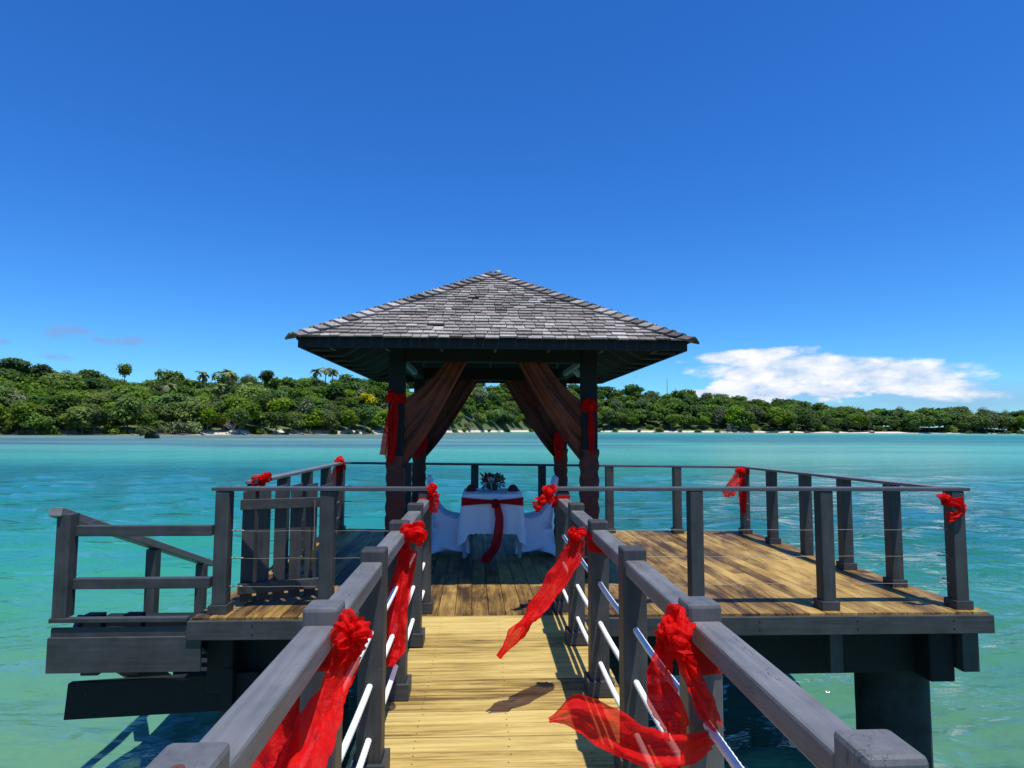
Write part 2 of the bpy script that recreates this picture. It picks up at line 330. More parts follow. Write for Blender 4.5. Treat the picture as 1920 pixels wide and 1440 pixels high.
def water():
    ys = []; vs = []; fs = []
    wv = []
    rg = random.Random(3)
    for i in range(22):
        L = .5*1.115**i; th = rg.gauss(-math.pi/2+.35, .5); k = 2*math.pi/L
        wv.append((k*math.cos(th), k*math.sin(th), rg.uniform(0, 6.28), L, .0105*L**.9/1.1))
    nr, na = 330, 420
    for i in range(nr):
        d = 2.2*(1.0192**i) if i < nr-8 else 2.2*(1.0192**(nr-9))*(1.0+(i-nr+9))**1.55*1.0
        ys.append(d)
    a0, a1 = rad(-62), rad(62)
    for i, d in enumerate(ys):
        sp_ = d*.0192
        for j in range(na):
            a = a0+(a1-a0)*j/(na-1); x = d*math.sin(a)/math.cos(a)*.62; y = d; z = 0
            spx = max(sp_, (a1-a0)/na*d)
            if d < 90:
                for kx, ky, ph, L, A in wv:
                    if L > 3*spx: z += A*min(1, (L/spx-3)/3)*math.sin(kx*x+ky*y+ph)
            vs.append((x, y, z))
    for i in range(nr-1):
        for j in range(na-1):
            q = i*na+j; fs.append((q, q+1, q+na+1, q+na))
    # skirt round the sides and behind so the sheet is whole from any side
    b0 = len(vs); D = ys[-1]; xe = abs(vs[(nr-1)*na][0])
    near = [vs[0], vs[na-1]]
    vs += [(-xe, -2000, 0), (xe, -2000, 0), (-xe, near[0][1], -.0), (xe, near[1][1], 0)]
    fs += [tuple([b0, b0+1, b0+3]+[j for j in range(na-1, -1, -1)]+[b0+2])]
    fs += [tuple([b0+2]+[i*na for i in range(nr)]), tuple([b0+3]+[i*na+na-1 for i in range(nr-1, -1, -1)])]
    mb = MB(); mb.add([(x, y, z+WZ) for x, y, z in vs], fs)
    o = mb.build('water', WATER, smooth=True); tag(o, kind='structure')
water()
# ------------------------------------------------------------------ far shore
def interp(tab, x):
    if x <= tab[0][0]: return tab[0][1]
    for (a, u), (c, v_) in zip(tab, tab[1:]):
        if x <= c: return u+(v_-u)*(x-a)/(c-a)
    return tab[-1][1]
DSH = [(-300, 330), (0, 335), (450, 325), (720, 380), (850, 560), (1020, 800), (1300, 850), (1600, 900), (1920, 1000), (2300, 1050)]
SKY = [(-300, 664), (0, 682), (60, 692), (110, 697), (150, 711), (300, 706), (380, 708), (480, 702), (560, 708), (640, 704), (720, 704), (800, 705), (900, 712), (1000, 716), (1130, 722), (1180, 730), (1270, 731), (1330, 738), (1420, 747), (1500, 754), (1550, 765), (1650, 771), (1750, 773), (1800, 770), (1920, 780), (2300, 786)]
def hor(x): return VPY+ROLL*(x-VPX)
def pol(x, dist):
    d = ray(x, hor(x)); h = V((d.x, d.y, 0)).normalized(); return V((h.x*dist, h.y*dist, 0))
def cosx(x): return math.cos(math.atan((x-960)/FPX))
def sc_of(x): return max(1.0, min(1.75, interp(DSH, x)/480))
def ridge(x): return 125+interp([(700, 0), (1000, 70)], x)
def treeh(x): return 13.5*sc_of(x)
def shore(x):
    return interp(DSH, x)+3.5*noise.noise(V((x*.03, 1.7, 0)))*interp(DSH, x)/300
def sand(x):
    if x < 128: return .04
    return .25+1.3*max(0, 1-abs(x-1665)/135)**.6+.9*max(0, noise.noise(V((x*.02, 9, 0))))
def ground(x, o):
    R_ = ridge(x); H = (hor(x)-interp(SKY, x))/FPX*(interp(DSH, x)+R_)*cosx(x)+EYE-treeh(x)-WZ
    bz = sand(x); H = max(H, bz+4)
    if o < 0: return WZ+o*.1
    if o < 8: return WZ+bz*(o/8)**.8
    q = min(1, (o-8)/(R_-8)); s_ = q**.85
    if o > R_: s_ = 1-min(1, (o-R_)/300)*.35
    return WZ+bz+(H-bz)*s_+1.0*noise.noise(V((x*.02, o*.05, 0)))*min(1, o/30)
mb = MB(); rows = []
offs = [-6, 0, 1.5, 3, 5, 8, 12, 18, 26, 36, 48, 62, 78, 95, 112, 130, 160, 200, 300, 600]
for x in range(-700, 2640, 16):
    rows.append([pol(x, shore(x)+o*(1 if o < 10 else 1))+V((0, 0, ground(x, o))) for o in offs])
mb.grid(rows)
m, t, b = mat('wooded_hillside_ground')
ps = N(t, 'ShaderNodeNewGeometry').outputs['Position']; sz = N(t, 'ShaderNodeSeparateXYZ'); t.links.new(ps, sz.inputs[0])
ng = rnoise(t, .25, (1, 1, 1), 5, .6, world=True)
zz = M2(t, 'ADD', sz.outputs[2], M2(t, 'MULTIPLY_ADD', ng, 1.8, -.8))
rz = ramp(t, [(.0, (.10, .08, .055)), (.05, (.42, .36, .26)), (.17, (.60, .54, .43)), (.36, (.60, .54, .43)), (.42, (.12, .14, .045)), (1, (.06, .09, .025))])
mr = N(t, 'ShaderNodeMapRange'); mr.inputs[1].default_value = WZ; mr.inputs[2].default_value = WZ+6; t.links.new(zz, mr.inputs[0]); t.links.new(mr.outputs[0], rz.inputs[0])
t.links.new(rz.outputs[0], b.inputs['Base Color']); b.inputs['Roughness'].default_value = .95
tag(mb.build('hills', m, smooth=True), kind='structure')
# tree prototypes ---------------------------------------------------
def crown(mb, seed, cx_, cz, R_, H, nl, leaf, nleaf=2.0, flat=.6, jag=.18):
    rg = random.Random(seed); lobes = []
    for i in range(nl):
        a = rg.uniform(0, 6.283); r = R_*.62*rg.random()**.5; h = rg.uniform(-.32, .34)*H
        lobes.append((cx_+r*math.cos(a), r*math.sin(a), cz+h*(1-.5*(r/R_)), R_*rg.uniform(.34, .56), rg.uniform(.1, .9)))
    lobes.append((cx_, 0, cz, R_*.55, .4))
    for (lx, ly, lz, lr, lt) in lobes:
        n = int(nleaf*(lr/leaf)**2*5.2)
        for _ in range(n):
            d = V((rg.gauss(0, 1), rg.gauss(0, 1), rg.gauss(.25, 1))).normalized()
            k = rg.choice((1, 1, 1, .8, .6))*(1+rg.gauss(0, jag)*.6+.22*noise.noise(V((d.x*2+seed, d.y*2, d.z*2))))
            c = V((lx, ly, lz))+V((d.x*lr*k, d.y*lr*k, d.z*lr*k*flat))
            nn = (d*.7+V((rg.gauss(0, .38), rg.gauss(0, .38)-.25, rg.gauss(.75, .38)))).normalized()
            u = nn.cross(V((rg.gauss(0, 1), rg.gauss(0, 1), rg.gauss(0, .4)))).normalized(); v_ = nn.cross(u)
            s_ = leaf*rg.uniform(.55, 1.25); s2 = s_*rg.uniform(.45, .9)
            tn = min(1, max(0, lt*.5+rg.uniform(-.15, .6)))
            mb.add([c-u*s_, c+v_*s2*.8+nn*s_*.15, c+u*s_, c-v_*s2], [(0, 1, 2, 3)], tn)
def trunk(mb, seed, H, r0, spread):
    rg = random.Random(seed+99)
    mb.tube([(0, 0, -1.5), (.1, 0, H*.3), (rg.uniform(-.3, .3), rg.uniform(-.3, .3), H*.6)], [r0, r0*.8, r0*.6], 6)
    for i in range(4):
        a = i*1.6+rg.uniform(0, .6); mb.tube([(0, 0, H*rg.uniform(.3, .5)), (spread*.4*math.cos(a), spread*.4*math.sin(a), H*.7), (spread*.75*math.cos(a), spread*.75*math.sin(a), H*.95)], [r0*.55, r0*.35, r0*.15], 5)
HID = bpy.data.collections.new('protos')
def proto(seed, R_, H, nl, leaf, fol, flat=.62, dens=2.0, base=.0):
    mb = MB(); crown(mb, seed, 0, H*.62, R_, H*.7, nl, leaf, dens, flat)
    me1 = mb; mt = MB(); trunk(mt, seed, H*.62, .28, R_)
    return me1, mt, fol
def mesh_of(mb, name, mats):
    me = bpy.data.meshes.new(name); me.from_pydata([tuple(p) for p in mb.v], [], mb.f)
    for q in mats: me.materials.append(q)
    a = me.attributes.new('tint', 'FLOAT', 'FACE'); a.data.foreach_set('value', mb.c)
    if len(mats) > 1: me.polygons.foreach_set('material_index', mb.m)
    me.update(); return me
def make_protos():
    out = {}
    specs = {'round': [(11, 5.6, 11, 8, .62, FOL, .72), (12, 6.4, 12, 10, .66, FOL, .62), (13, 5.0, 10.5, 7, .58, FOL, .8), (14, 6.0, 12, 9, .64, FOLD, .7), (15, 5.4, 11, 8, .6, FOLD, .66)],
             'spread': [(21, 7.4, 11.5, 10, .66, FOL, .42), (22, 7.0, 12.5, 11, .64, FOLD, .42)],
             'feather': [(31, 4.2, 13, 9, .42, FOLG, 1.25)],
             'bush': [(41, 3.2, 4.6, 6, .45, FOL, .75), (42, 3.8, 4.2, 7, .45, FOL, .62), (43, 3.0, 4.8, 5, .42, FOLG, .8)],
             'yellow': [(51, 5.2, 10.5, 9, .55, FOLY, .72)]}
    for k, l in specs.items():
        for (seed, R_, H, nl, leaf, fol, flat) in l:
            mb = MB(); base = .62 if k != 'bush' else .42
            crown(mb, seed, 0, H*base, R_, H*.7, nl, leaf, 1.7, flat)
            mt = MB(); trunk(mt, seed, H*base, .3 if k != 'bush' else .1, R_*.8)
            full = MB(); full.v = list(mb.v); full.f = list(mb.f); full.c = list(mb.c); full.m = [0]*len(mb.f); full.mi = 1; full.add(mt.v, mt.f, .5)
            out.setdefault(k, []).append((mesh_of(mb, 'crown', [fol]), mesh_of(mt, 'trunk', [BARK]), mesh_of(full, k+'_tree', [fol, BARK]), full, fol))
    return out
PR = make_protos()
tree_used = [0]
def place_tree(kind, idx, p, s, rot, label, group, cat='tree', name=None, parts=True, hscale=1.0):
    cm, tm, fm, _, _ = PR[kind][idx]
    nm = name or {'round': 'broadleaf_tree', 'spread': 'spreading_tree', 'feather': 'casuarina_tree', 'bush': 'shore_bush', 'yellow': 'flowering_tree'}[kind]
    if parts:
        r = bpy.data.objects.new(nm, None); r.empty_display_size = 1
        for me, n in ((cm, 'crown'), (tm, 'trunk')):
            c = bpy.data.objects.new(n, me); COL.objects.link(c); c.parent = r
    else: r = bpy.data.objects.new(nm, fm)
    COL.objects.link(r); r.location = p; r.scale = (s, s, s*hscale); r.rotation_euler = (0, 0, rot)
    tag(r, label, cat, group); return r
far = MB(); farm = []
rgt = random.Random(21)
def stuff_tree(kind, idx, p, s, rot, hs_):
    full, fol = PR[kind][idx][3], PR[kind][idx][4]
    fi = {FOL: 0, FOLD: 1, FOLG: 2, FOLY: 0}[fol]; ca, sa = math.cos(rot)*s, math.sin(rot)*s; dt = rgt.uniform(-.3, .35)
    # every second clump of the prototype is enough at this distance
    for qi in range(0, len(full.f)):
        if full.m[qi] == 1 or qi % 2: continue
        q = full.f[qi]; ctr = full.v[q[0]]; vs = []
        for i in q:
            x, y, z = full.v[i]; x = ctr[0]+(x-ctr[0])*1.35; y = ctr[1]+(y-ctr[1])*1.35; z = ctr[2]+(z-ctr[2])*1.35
            vs.append((p.x+x*ca-y*sa, p.y+x*sa+y*ca, p.z+z*s*hs_))
        far.mi = fi; far.add(vs, [(0, 1, 2, 3)], min(1, max(0, full.c[qi]+dt)))
GR = {('round', 0): 'light', }
count = 0
ZN = [(60, 'at the left photo edge'), (150, 'left of the flat skyline tree'), (250, 'under the tall round skyline tree'), (340, 'above the rock islet'), (400, 'right of the rock islet'), (480, 'around the bleached tree'), (560, 'right of the bleached tree'), (640, 'below the palm trio'), (740, 'around the yellow tree'), (920, 'seen through the pavilion, left half'), (1110, 'seen through the pavilion, right half'),
      (1240, 'just right of the pavilion'), (1360, 'below the radio masts'), (1540, 'under the big cloud'), (1800, 'behind the white sand spit'), (9999, 'at the right photo edge')]
def zone(x):
    for a, n_ in ZN:
        if x < a: return n_
def rowname(o, R_): return 'waterline' if o < 14 else 'lower slope' if o < R_*.33 else 'mid slope' if o < R_*.6 else 'upper slope' if o < R_*.85 else 'skyline'
# individual trees, front to back
for ri in range(12):
    q = ri/11.0
    x = -90.0
    while x < 2010:
        D = interp(DSH, x); s = sc_of(x); R_ = ridge(x)
        o = 9+(s-1)*16+(R_-6)*q**1.1+rgt.uniform(-4, 4); step = 11.5*s*rgt.uniform(.75, 1.25)*(1 if ri else .9)/D*FPX*math.cos(math.atan((x-960)/FPX))
        # keep ground colour visible at the grassy gap
        kind = rgt.choices(['round', 'spread', 'feather', 'bush'], [.72, .17, .07, .04 if ri else .35])[0]
        idx = rgt.randrange(len(PR[kind]))
        ss = s*rgt.uniform(.85, 1.45)*(1.15 if kind == 'bush' else 1); hs_ = rgt.uniform(.85, 1.15)
        p = pol(x, shore(x)+o); p.z = ground(x, o)-.3
        if ri < 5 and x > 740: pass
        near = x < 740
        ind = (near and ri in (0, 2, 4, 6, 8, 10, 11)) or (not near and ri in (0, 11))
        if not ind and near and ri % 2 == 1: ind = True if count < 185 else False
        if ind and count < 285:
            front = ri == 0 and near
            lab = {'round': 'leafy green tree', 'spread': 'flat-topped green tree', 'feather': 'feathery grey-green tree', 'bush': 'low green bush'}[kind]
            rn = rowname(o, R_); rel = ss/s; lab = ('big ' if rel > 1.25 else 'small ' if rel < 1.0 else '')+lab
            if idx in (3, 4) and kind == 'round': lab = lab.replace('leafy', 'dark')
            place_tree(kind, idx, p, ss, rgt.uniform(0, 6.28), '%s on the %s %s' % (lab, rn, zone(x)), '%ss, %s, %s' % (lab, rn, zone(x)), cat='bush' if kind == 'bush' else 'tree', parts=front, hscale=hs_); count += 1
        else: stuff_tree(kind, idx, p, ss, rgt.uniform(0, 6.28), hs_)
        x += step
me = mesh_of(far, 'forest', [FOL, FOLD, FOLG]); me.polygons.foreach_set('material_index', far.m)
fo = bpy.data.objects.new('forest', me); COL.objects.link(fo); tag(fo, 'dense green woodland covering the far hillside behind the lagoon', 'forest', kind='stuff')
# understorey along the waterline
for i in range(58):
    x = -60+i*36+rgt.uniform(-12, 12)
    if 335 < x < 470 or 1540 < x < 1790 and rgt.random() < .5: continue
    o = rgt.uniform(6.5, 10); p = pol(x, shore(x)+o); p.z = ground(x, o)-.2
    lab = 'low green bush by the water '+zone(x)
    place_tree('bush', rgt.randrange(3), p, sc_of(x)*rgt.uniform(.5, 1.0), rgt.uniform(0, 6), lab, 'bushes by the water '+zone(x), 'bush', parts=False)
def zat(x, y, dist):   # height of a pixel row at a distance
    return EYE+(hor(x)-y)/FPX*dist*cosx(x)
# special trees
def special(kind, idx, x, o, ytop, H, label, name=None, s=1.0, hs_=1.0, cat='tree'):
    D = interp(DSH, x)+o; p = pol(x, D); p.z = zat(x, ytop, D)-max(v_[2] for v_ in PR[kind][idx][3].v)*s*hs_*.97
    return place_tree(kind, idx, p, s, x, label, None, cat, name, True, hs_)
special('yellow', 0, 690, 40, 737, 10.4, 'tree covered in bright yellow blossom just left of the pavilion post', s=1.15)
special('round', 2, 229, 112, 681, 10.0, 'tall dark tree with a small round crown standing up above the left skyline', s=.95, hs_=1.25)
special('spread', 1, 160, 120, 693, 11.5, 'flat dark tree on the left skyline beside the tall round one', s=1.0, hs_=1.1)
special('spread', 1, 20, 110, 671, 12, 'big layered dark tree at the left edge of the photo', s=1.15)
special('round', 3, 78, 115, 683, 11, 'broad domed tree on the left skyline near the photo edge', s=1.15)
special('round', 3, 495, 110, 694, 11, 'domed dark tree on the skyline left of the roof', s=1.0)
special('round', 4, 1215, 240, 735, 11, 'dark lollipop-shaped tree on the right skyline beside the white house', s=1.1)
special('spread', 0, 1500, 225, 751, 12, 'crooked dark tree standing above the right skyline', s=1.9)
special('feather', 0, 900, 60, 724, 12.5, 'tall grey feathery tree framed by the pavilion curtains', s=2.3)
special('round', 1, 955, 30, 752, 11.5, 'yellow-green round tree at the shore framed by the pavilion curtains', s=1.6)
def palm_mesh(seed, H):
    mb = MB(); rg = random.Random(seed); lean = rg.uniform(-.8, .8)
    mb.mi = 1; mb.tube([(0, 0, -1), (lean*.2, 0, H*.4), (lean, .1, H)], [.26, .2, .16], 6); mb.mi = 0
    for i in range(15):
        a = i*2.4+rg.uniform(-.2, .2); el_ = rg.uniform(-.35, 1.15); L = rg.uniform(2.9, 3.8); pr = None; rows = []
        dz = V((math.cos(a), math.sin(a), 0)); sd = V((-math.sin(a), math.cos(a), 0)); p = V((lean, .1, H)); e = el_
        for k in range(7):
            wd = [.15, .5, .7, .75, .65, .45, .08][k]*rg.uniform(.85, 1.1)
            rows.append([p-sd*wd-V((0, 0, wd*.5)), p, p+sd*wd-V((0, 0, wd*.5))])
            p = p+(dz*math.cos(e)+V((0, 0, math.sin(e))))*L/6; e -= .36
        mb.grid(rows, rg.uniform(.1, .95))
    return mesh_of(mb, 'palm_tree', [FOLP, BARK])
PALM = [palm_mesh(i, h) for i, h in ((1, 8.5), (2, 10), (3, 7.5))]
def place_palm(x, o, ytop, k, s, label, group=None):
    D = shore(x)+o; p = pol(x, D); H0 = (9.9, 11.4, 8.9)[k]; s = max(.75, min(1.7, (zat(x, ytop, D)-ground(x, o))/H0)); p.z = zat(x, ytop, D)-H0*s
    r = bpy.data.objects.new('palm_tree', PALM[k]); COL.objects.link(r); r.location = p; r.scale = (s,)*3; r.rotation_euler = (0, 0, x)
    tag(r, label, 'palm', group)
place_palm(376, 72, 694, 0, .95, 'coconut palm standing thin on the left skyline, second from the tall round tree')
place_palm(421, 66, 690, 1, 1.0, 'tallest coconut palm on the left skyline')
place_palm(408, 60, 718, 2, 1.0, 'bushy palm with yellowed fronds below the tallest palm')
place_palm(318, 50, 716, 1, .9, 'old palm with hanging dead fronds on the left slope')
place_palm(459, 70, 716, 2, .8, 'short palm right of the tallest palm on the left slope')
for i, xx in enumerate((592, 608, 620)):
    place_palm(xx, 84, 690-3*(i == 1), i, .85, ['smaller palm left in the palm trio beside the roof corner', 'middle palm of the trio beside the roof corner', 'right palm of the trio under the roof corner'][i], 'palms on the skyline beside the roof')
for i, xx in enumerate((1262, 1270, 1283)):
    place_palm(xx, 60+10*i, 770+4*i, i, 1.3, 'pale palm in the woods on the far right slope', 'pale palms on the far right slope')
def dead_tree(x, o, label, s=1.0):
    mb = MB(); rg = random.Random(int(x))
    def br(p, d, L, r, dep):
        q = p+d*L; mb.tube([p, (p+q)/2+V((rg.uniform(-.1, .1),)*3)*L, q], [r, r*.8, r*.6], 5)
        if dep:
            for _ in range(3 if dep > 1 else 4):
                nd = (d+V((rg.gauss(0, .55), rg.gauss(0, .55), rg.gauss(.1, .35)))).normalized(); br(p+d*L*rg.uniform(.55, 1), nd, L*rg.uniform(.6, .8), r*.55, dep-1)
    br(V((0, 0, 0)), V((.15, 0, 1)).normalized(), 2.8, .3, 4); br(V((.3, 0, 0)), V((-.5, 0, 1)).normalized(), 2.6, .22, 4)
    me = mesh_of(mb, 'dead_tree', [DEAD]); r = bpy.data.objects.new('dead_tree', me); COL.objects.link(r)
    p = pol(x, shore(x)+o); p.z = ground(x, o)-.2; r.location = p; r.scale = (s,)*3; tag(r, label, 'dead tree')
dead_tree(437, 7, 'bleached bare-branched tree behind the beach on the left shore', 1.15)
dead_tree(305, 7, 'reddish leafless shrub at the waterline behind the rock islet', .75)
dead_tree(1370, 10, 'grey leafless tree on the far right shore', 1.9)
# rocks
def rock_mesh(seed):
    mb = MB(); rg = random.Random(seed); rows = []
    for i in range(7):
        ph = math.pi*i/6-math.pi/2; rr2 = []
        for k in range(10):
            th = 2*math.pi*k/10; d = V((math.cos(ph)*math.cos(th), math.cos(ph)*math.sin(th), math.sin(ph)))
            f_ = 1+.5*noise.noise(d*1.7+V((seed, 0, 0))); rr2.append((d.x*f_, d.y*f_*.7, d.z*f_*.5))
        rows.append(rr2)
    mb.grid(rows, .5, True); return mesh_of(mb, 'shore_rock', [ROCK])
RK = [rock_mesh(i) for i in (1, 2, 3)]
for i in range(46):
    x = rgt.choice([rgt.uniform(-40, 330), rgt.uniform(330, 740), rgt.uniform(1120, 1540), rgt.uniform(1790, 1920), rgt.uniform(400, 720)])
    s = rgt.uniform(.7, 1.9)*(1 if x < 740 else 1.8); r = bpy.data.objects.new('shore_rock', RK[i % 3]); COL.objects.link(r)
    o = rgt.uniform(1.5, 7); p = pol(x, shore(x)+o); p.z = ground(x, o)+.1; r.location = p; r.scale = (s*1.8, s, s*.8); r.rotation_euler = (0, 0, rgt.uniform(0, 6))
    tag(r, 'dark low beach rock '+zone(x), 'rock', 'dark beach rocks '+zone(x))
# islet
Di = 3737/(822-hor(285))/cosx(285); pi_ = pol(285, Di)
r = bpy.data.objects.new('rock_islet', RK[0]); COL.objects.link(r); r.location = (pi_.x, pi_.y, WZ+.9); r.scale = (2.2, 1.6, 2.6); tag(r, 'small undercut dark rock islet standing in the shallows off the left shore', 'rock')
r.rotation_euler = (0, 0, .4)
p2 = pol(273, Di); place_tree('bush', 1, V((p2.x, p2.y, WZ+1.0)), .85, 1, 'round green mangrove bush growing on the small rock islet', None, 'bush', 'mangrove_bush', True, 1.0)
# small things on the far shore
WHITE = plain('white_paint', (.8, .8, .78), .6); THATCH = plain('thatch', (.22, .17, .11), .9)
def hut(x, o, z, W_, Hh, label, cat, name, roofm, wallm, pitch=.5):
    D = interp(DSH, x)+o; p = pol(x, D); p.z = z
    e = empty(name, p, label, cat); mb = MB(); mb.box(p.x-W_/2, p.x+W_/2, p.y-W_/2, p.y+W_/2, z, z+Hh); mb.build('wall', wallm, e)
    rf = MB(); a = W_*.62; c = W_*.62
    rf.add([(p.x-a, p.y-c, z+Hh), (p.x+a, p.y-c, z+Hh), (p.x+a, p.y+c, z+Hh), (p.x-a, p.y+c, z+Hh), (p.x-a*.3, p.y, z+Hh+W_*pitch), (p.x+a*.3, p.y, z+Hh+W_*pitch)], [(0, 1, 5, 4), (2, 3, 4, 5), (1, 2, 5), (3, 0, 4), (3, 2, 1, 0)]); rf.build('roof', roofm, e)
D_ = interp(DSH, 1192)+190
hut(1192, 190, zat(1192, 752, D_), 8, 3, 'small white house among trees on the right skyline', 'house', 'hill_house', WHITE, WHITE, .25)
D_ = interp(DSH, 1634)+4
hut(1634, 4, ground(1634, 4)-.1, 5, 1.6, 'small thatched beach hut on the white sand spit', 'hut', 'beach_hut', THATCH, THATCH, .35)
for (xx, yt, lab, wd) in ((1252, 708, 'tall lattice radio mast on the right skyline', .9), (1267, 727, 'short radio mast right of the tall one', .6)):
    D_ = interp(DSH, xx)+230; p = pol(xx, D_); zt = zat(xx, yt, D_); zb = zat(xx, 745, D_); mb = MB()
    for sx_, sy_ in ((-1, -1), (1, -1), (0, 1)): mb.tube([(p.x+sx_*wd, p.y+sy_*wd, zb), (p.x+sx_*wd*.25, p.y+sy_*wd*.25, zt)], .16, 5)
    k = 0; z = zb
    while z < zt-1.5:
        f_ = (z-zb)/(zt-zb); a = wd*(1-.75*f_); mb.tube([(p.x-a, p.y-a, z), (p.x+a, p.y-a, z+1.5)], .08, 4); mb.tube([(p.x+a, p.y-a, z), (p.x, p.y+a, z+1.5)], .08, 4); z += 1.5
    o = mb.build('radio_mast', plain('mast_steel', (.3, .3, .32), .6), origin=(p.x, p.y, zb)); tag(o, lab, 'mast')
# ------------------------------------------------------------------ boardwalk
WY0, PF = -1.6, 5.275
bw = empty('boardwalk', (.11, 1.8, 0), 'straight walkway of pale yellow-brown crosswise planks leading to the platform', 'boardwalk')
mb = MB(); y = WY0; scr = MB()
while y < PF-.02:
    y1 = min(y+.138, PF-.004); x0 = -.62+rng.uniform(-.006, .006); x1 = .84+rng.uniform(-.006, .006); dz = rng.uniform(-.002, .002)
    mb.box(x0, x1, y, y1, -.035, dz-.004, rng.random())
    for sx_ in (-.32, .14, .53):
        for dy in (.035, .105):
            if y+dy < y1: mb.mi = 1; mb.lathe(sx_+rng.uniform(-.008, .008), y+dy, [(.0045, dz-.0035), (.0001, dz-.0025)], 6); mb.mi = 0
    y = y1+.0045
mb.build('plank_deck', [DECKW, HOLE], bw, bevel=.003)
mb = MB(); mb.box(-.60, -.52, WY0, PF-.03, -.26, -.037); mb.build('edge_beam', CHY, bw, bevel=.004)
mb = MB(); mb.box(.74, .82, WY0, PF-.03, -.26, -.037); mb.build('edge_beam', CHY, bw, bevel=.004)
# ------------------------------------------------------------------ platform
FL, FR_, BR, BL = V((-2.375, 5.275)), V((4.37, 5.215)), V((4.14, 9.42)), V((-2.36, 9.80))
pf = empty('pier_platform', (1, 7.5, 0), 'large brown plank platform on dark piles standing over the lagoon', 'pier')
mb = MB(); n = 47
for i in range(n):
    a0 = i/n+.00034; a1 = (i+1)/n-.00034; dz = rng.uniform(-.0015, .0015)
    q = [FL.lerp(FR_, a0), FL.lerp(FR_, a1), BL.lerp(BR, a1), BL.lerp(BR, a0)]
    cuts = [0]+sorted([rng.choice((.22, .34, .5, .63, .78)) for _ in range(1 if 0.28 < i/n < .56 else 2)])+[1]
    e = [max(0, 0)]
    for c0, c1 in zip(cuts, cuts[1:]):
        if c1-c0 < .05: continue
        g0 = .0006; z1 = dz+rng.uniform(-.0006, .0006)
        b4 = [q[0].lerp(q[3], c0+g0), q[1].lerp(q[2], c0+g0), q[1].lerp(q[2], c1-g0), q[0].lerp(q[3], c1-g0)]
        mb.hexa([(p.x, p.y, -.035) for p in b4]+[(p.x, p.y, z1) for p in b4], rng.random())
mb.build('plank_deck', DECKP, pf, bevel=.003)
def fascia(a, b_, z0, z1, name='fascia_board', off=.0, parent=pf, m_=CHX, th=.04):
    mb = MB(); a3 = V((a[0], a[1], z1)); b3 = V((b_[0], b_[1], z1)); mb.beam(a3, b3, th, z1-z0); return mb.build(name, m_, parent, bevel=.004)
fascia(FL+V((-.02, -.012)), FR_+V((.02, -.012)), -.172, -.022)
fascia(FR_+V((.012, .02)), BR+V((.012, .0)), -.172, -.022, m_=CHY)
fascia(BL+V((0, .012)), BR+V((0, .012)), -.172, -.022)
fascia(FL+V((-.012, .03)), BL+V((-.012, -.0)), -.172, -.022, m_=CHY)
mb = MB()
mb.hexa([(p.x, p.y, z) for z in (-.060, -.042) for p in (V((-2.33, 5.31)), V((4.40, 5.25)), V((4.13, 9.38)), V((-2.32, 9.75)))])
mb.build('gap_shade_sheet', plain('painted_gap_shade', (.006, .005, .004), .95), pf)  # black sheet added below the planks to paint shade into the gaps
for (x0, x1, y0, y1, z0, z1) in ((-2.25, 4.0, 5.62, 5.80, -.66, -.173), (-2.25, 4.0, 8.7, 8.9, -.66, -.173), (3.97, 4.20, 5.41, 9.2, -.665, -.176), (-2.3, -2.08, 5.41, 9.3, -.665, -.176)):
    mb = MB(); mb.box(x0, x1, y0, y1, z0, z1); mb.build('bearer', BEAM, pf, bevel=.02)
for (x, y) in ((3.985, 5.98), (-1.55, 5.98), (3.75, 8.75), (-1.6, 8.9), (1.2, 8.8)):
    mb = MB(); rows = []
    for k in range(15):
        z = -3.4+k*(2.74/14); rows.append([(x+(.315+.012*noise.noise(V((a_*3, z*5, x))))*math.cos(2*math.pi*a_/20), y+(.315+.014*noise.noise(V((a_*2.1, z*7, y))))*math.sin(2*math.pi*a_/20), z) for a_ in range(20)])
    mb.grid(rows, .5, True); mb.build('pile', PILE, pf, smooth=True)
for (x, y, w_, z0) in ((3.085, 5.40, .115, -.54), (4.29, 5.41, .15, -.55), (1.9, 5.40, .115, -.54)):
    mb = MB(); mb.cb(x, y, z0, w_, w_, -.174-z0); mb.build('post_stub', CHZ, pf, bevel=.006)
mb = MB()
for i in range(8):
    p = FL.lerp(FR_, (i+.6)/8)
    for z in (-.06, -.13): mb.tube([(p.x, p.y-.030, z), (p.x, p.y-.0345, z)], .007, 8)
mb.build('bolt_heads', HOLE, pf)
# ------------------------------------------------------------------ railings
def post(parent, x, y, z1, w_=.12, block=.19, bh=.075, m_=None, z0=0, top=None, bev=.008):
    mb = MB(); mb.cb(x, y, z0, w_, w_, z1-z0); o = mb.build('post', m_ or CHZ, parent, bevel=bev, origin=(x, y, z0))
    if block:
        mb = MB(); h = block/2; i_ = w_/2+.0015
        for (a, b_, c, d) in ((-h, h, -h, -i_), (-h, h, i_, h), (-h, -i_, -i_, i_), (i_, h, -i_, i_)):
            mb.box(x+a, x+b_, y+c, y+d, z0+.001, z0+bh)
        mb.build('base_block', CHX, o, bevel=.003)
    return o
WXL, WXR = -.49, .70
WPY = [1.09, 1.99, 2.88, 3.73, 4.60]
def rope_mb(x, y0, y1, z, amp=.006):
    mb = MB(); n_ = int((y1-y0)/.0075); rows = []
    for i in range(n_+1):
        y = y0+(y1-y0)*i/n_; ph = y*2*math.pi/.075; rr2 = []
        sag = -.012*math.sin(math.pi*((y-.2) % .88)/.88)
        for k in range(12):
            a = 2*math.pi*k/12; r_ = .0115+.0032*abs(math.cos(1.5*(a+ph/1.0))); rr2.append((x+r_*math.cos(a), y, z+sag+r_*math.sin(a)))
        rows.append(rr2)
    mb.grid(rows, .5, True); return mb
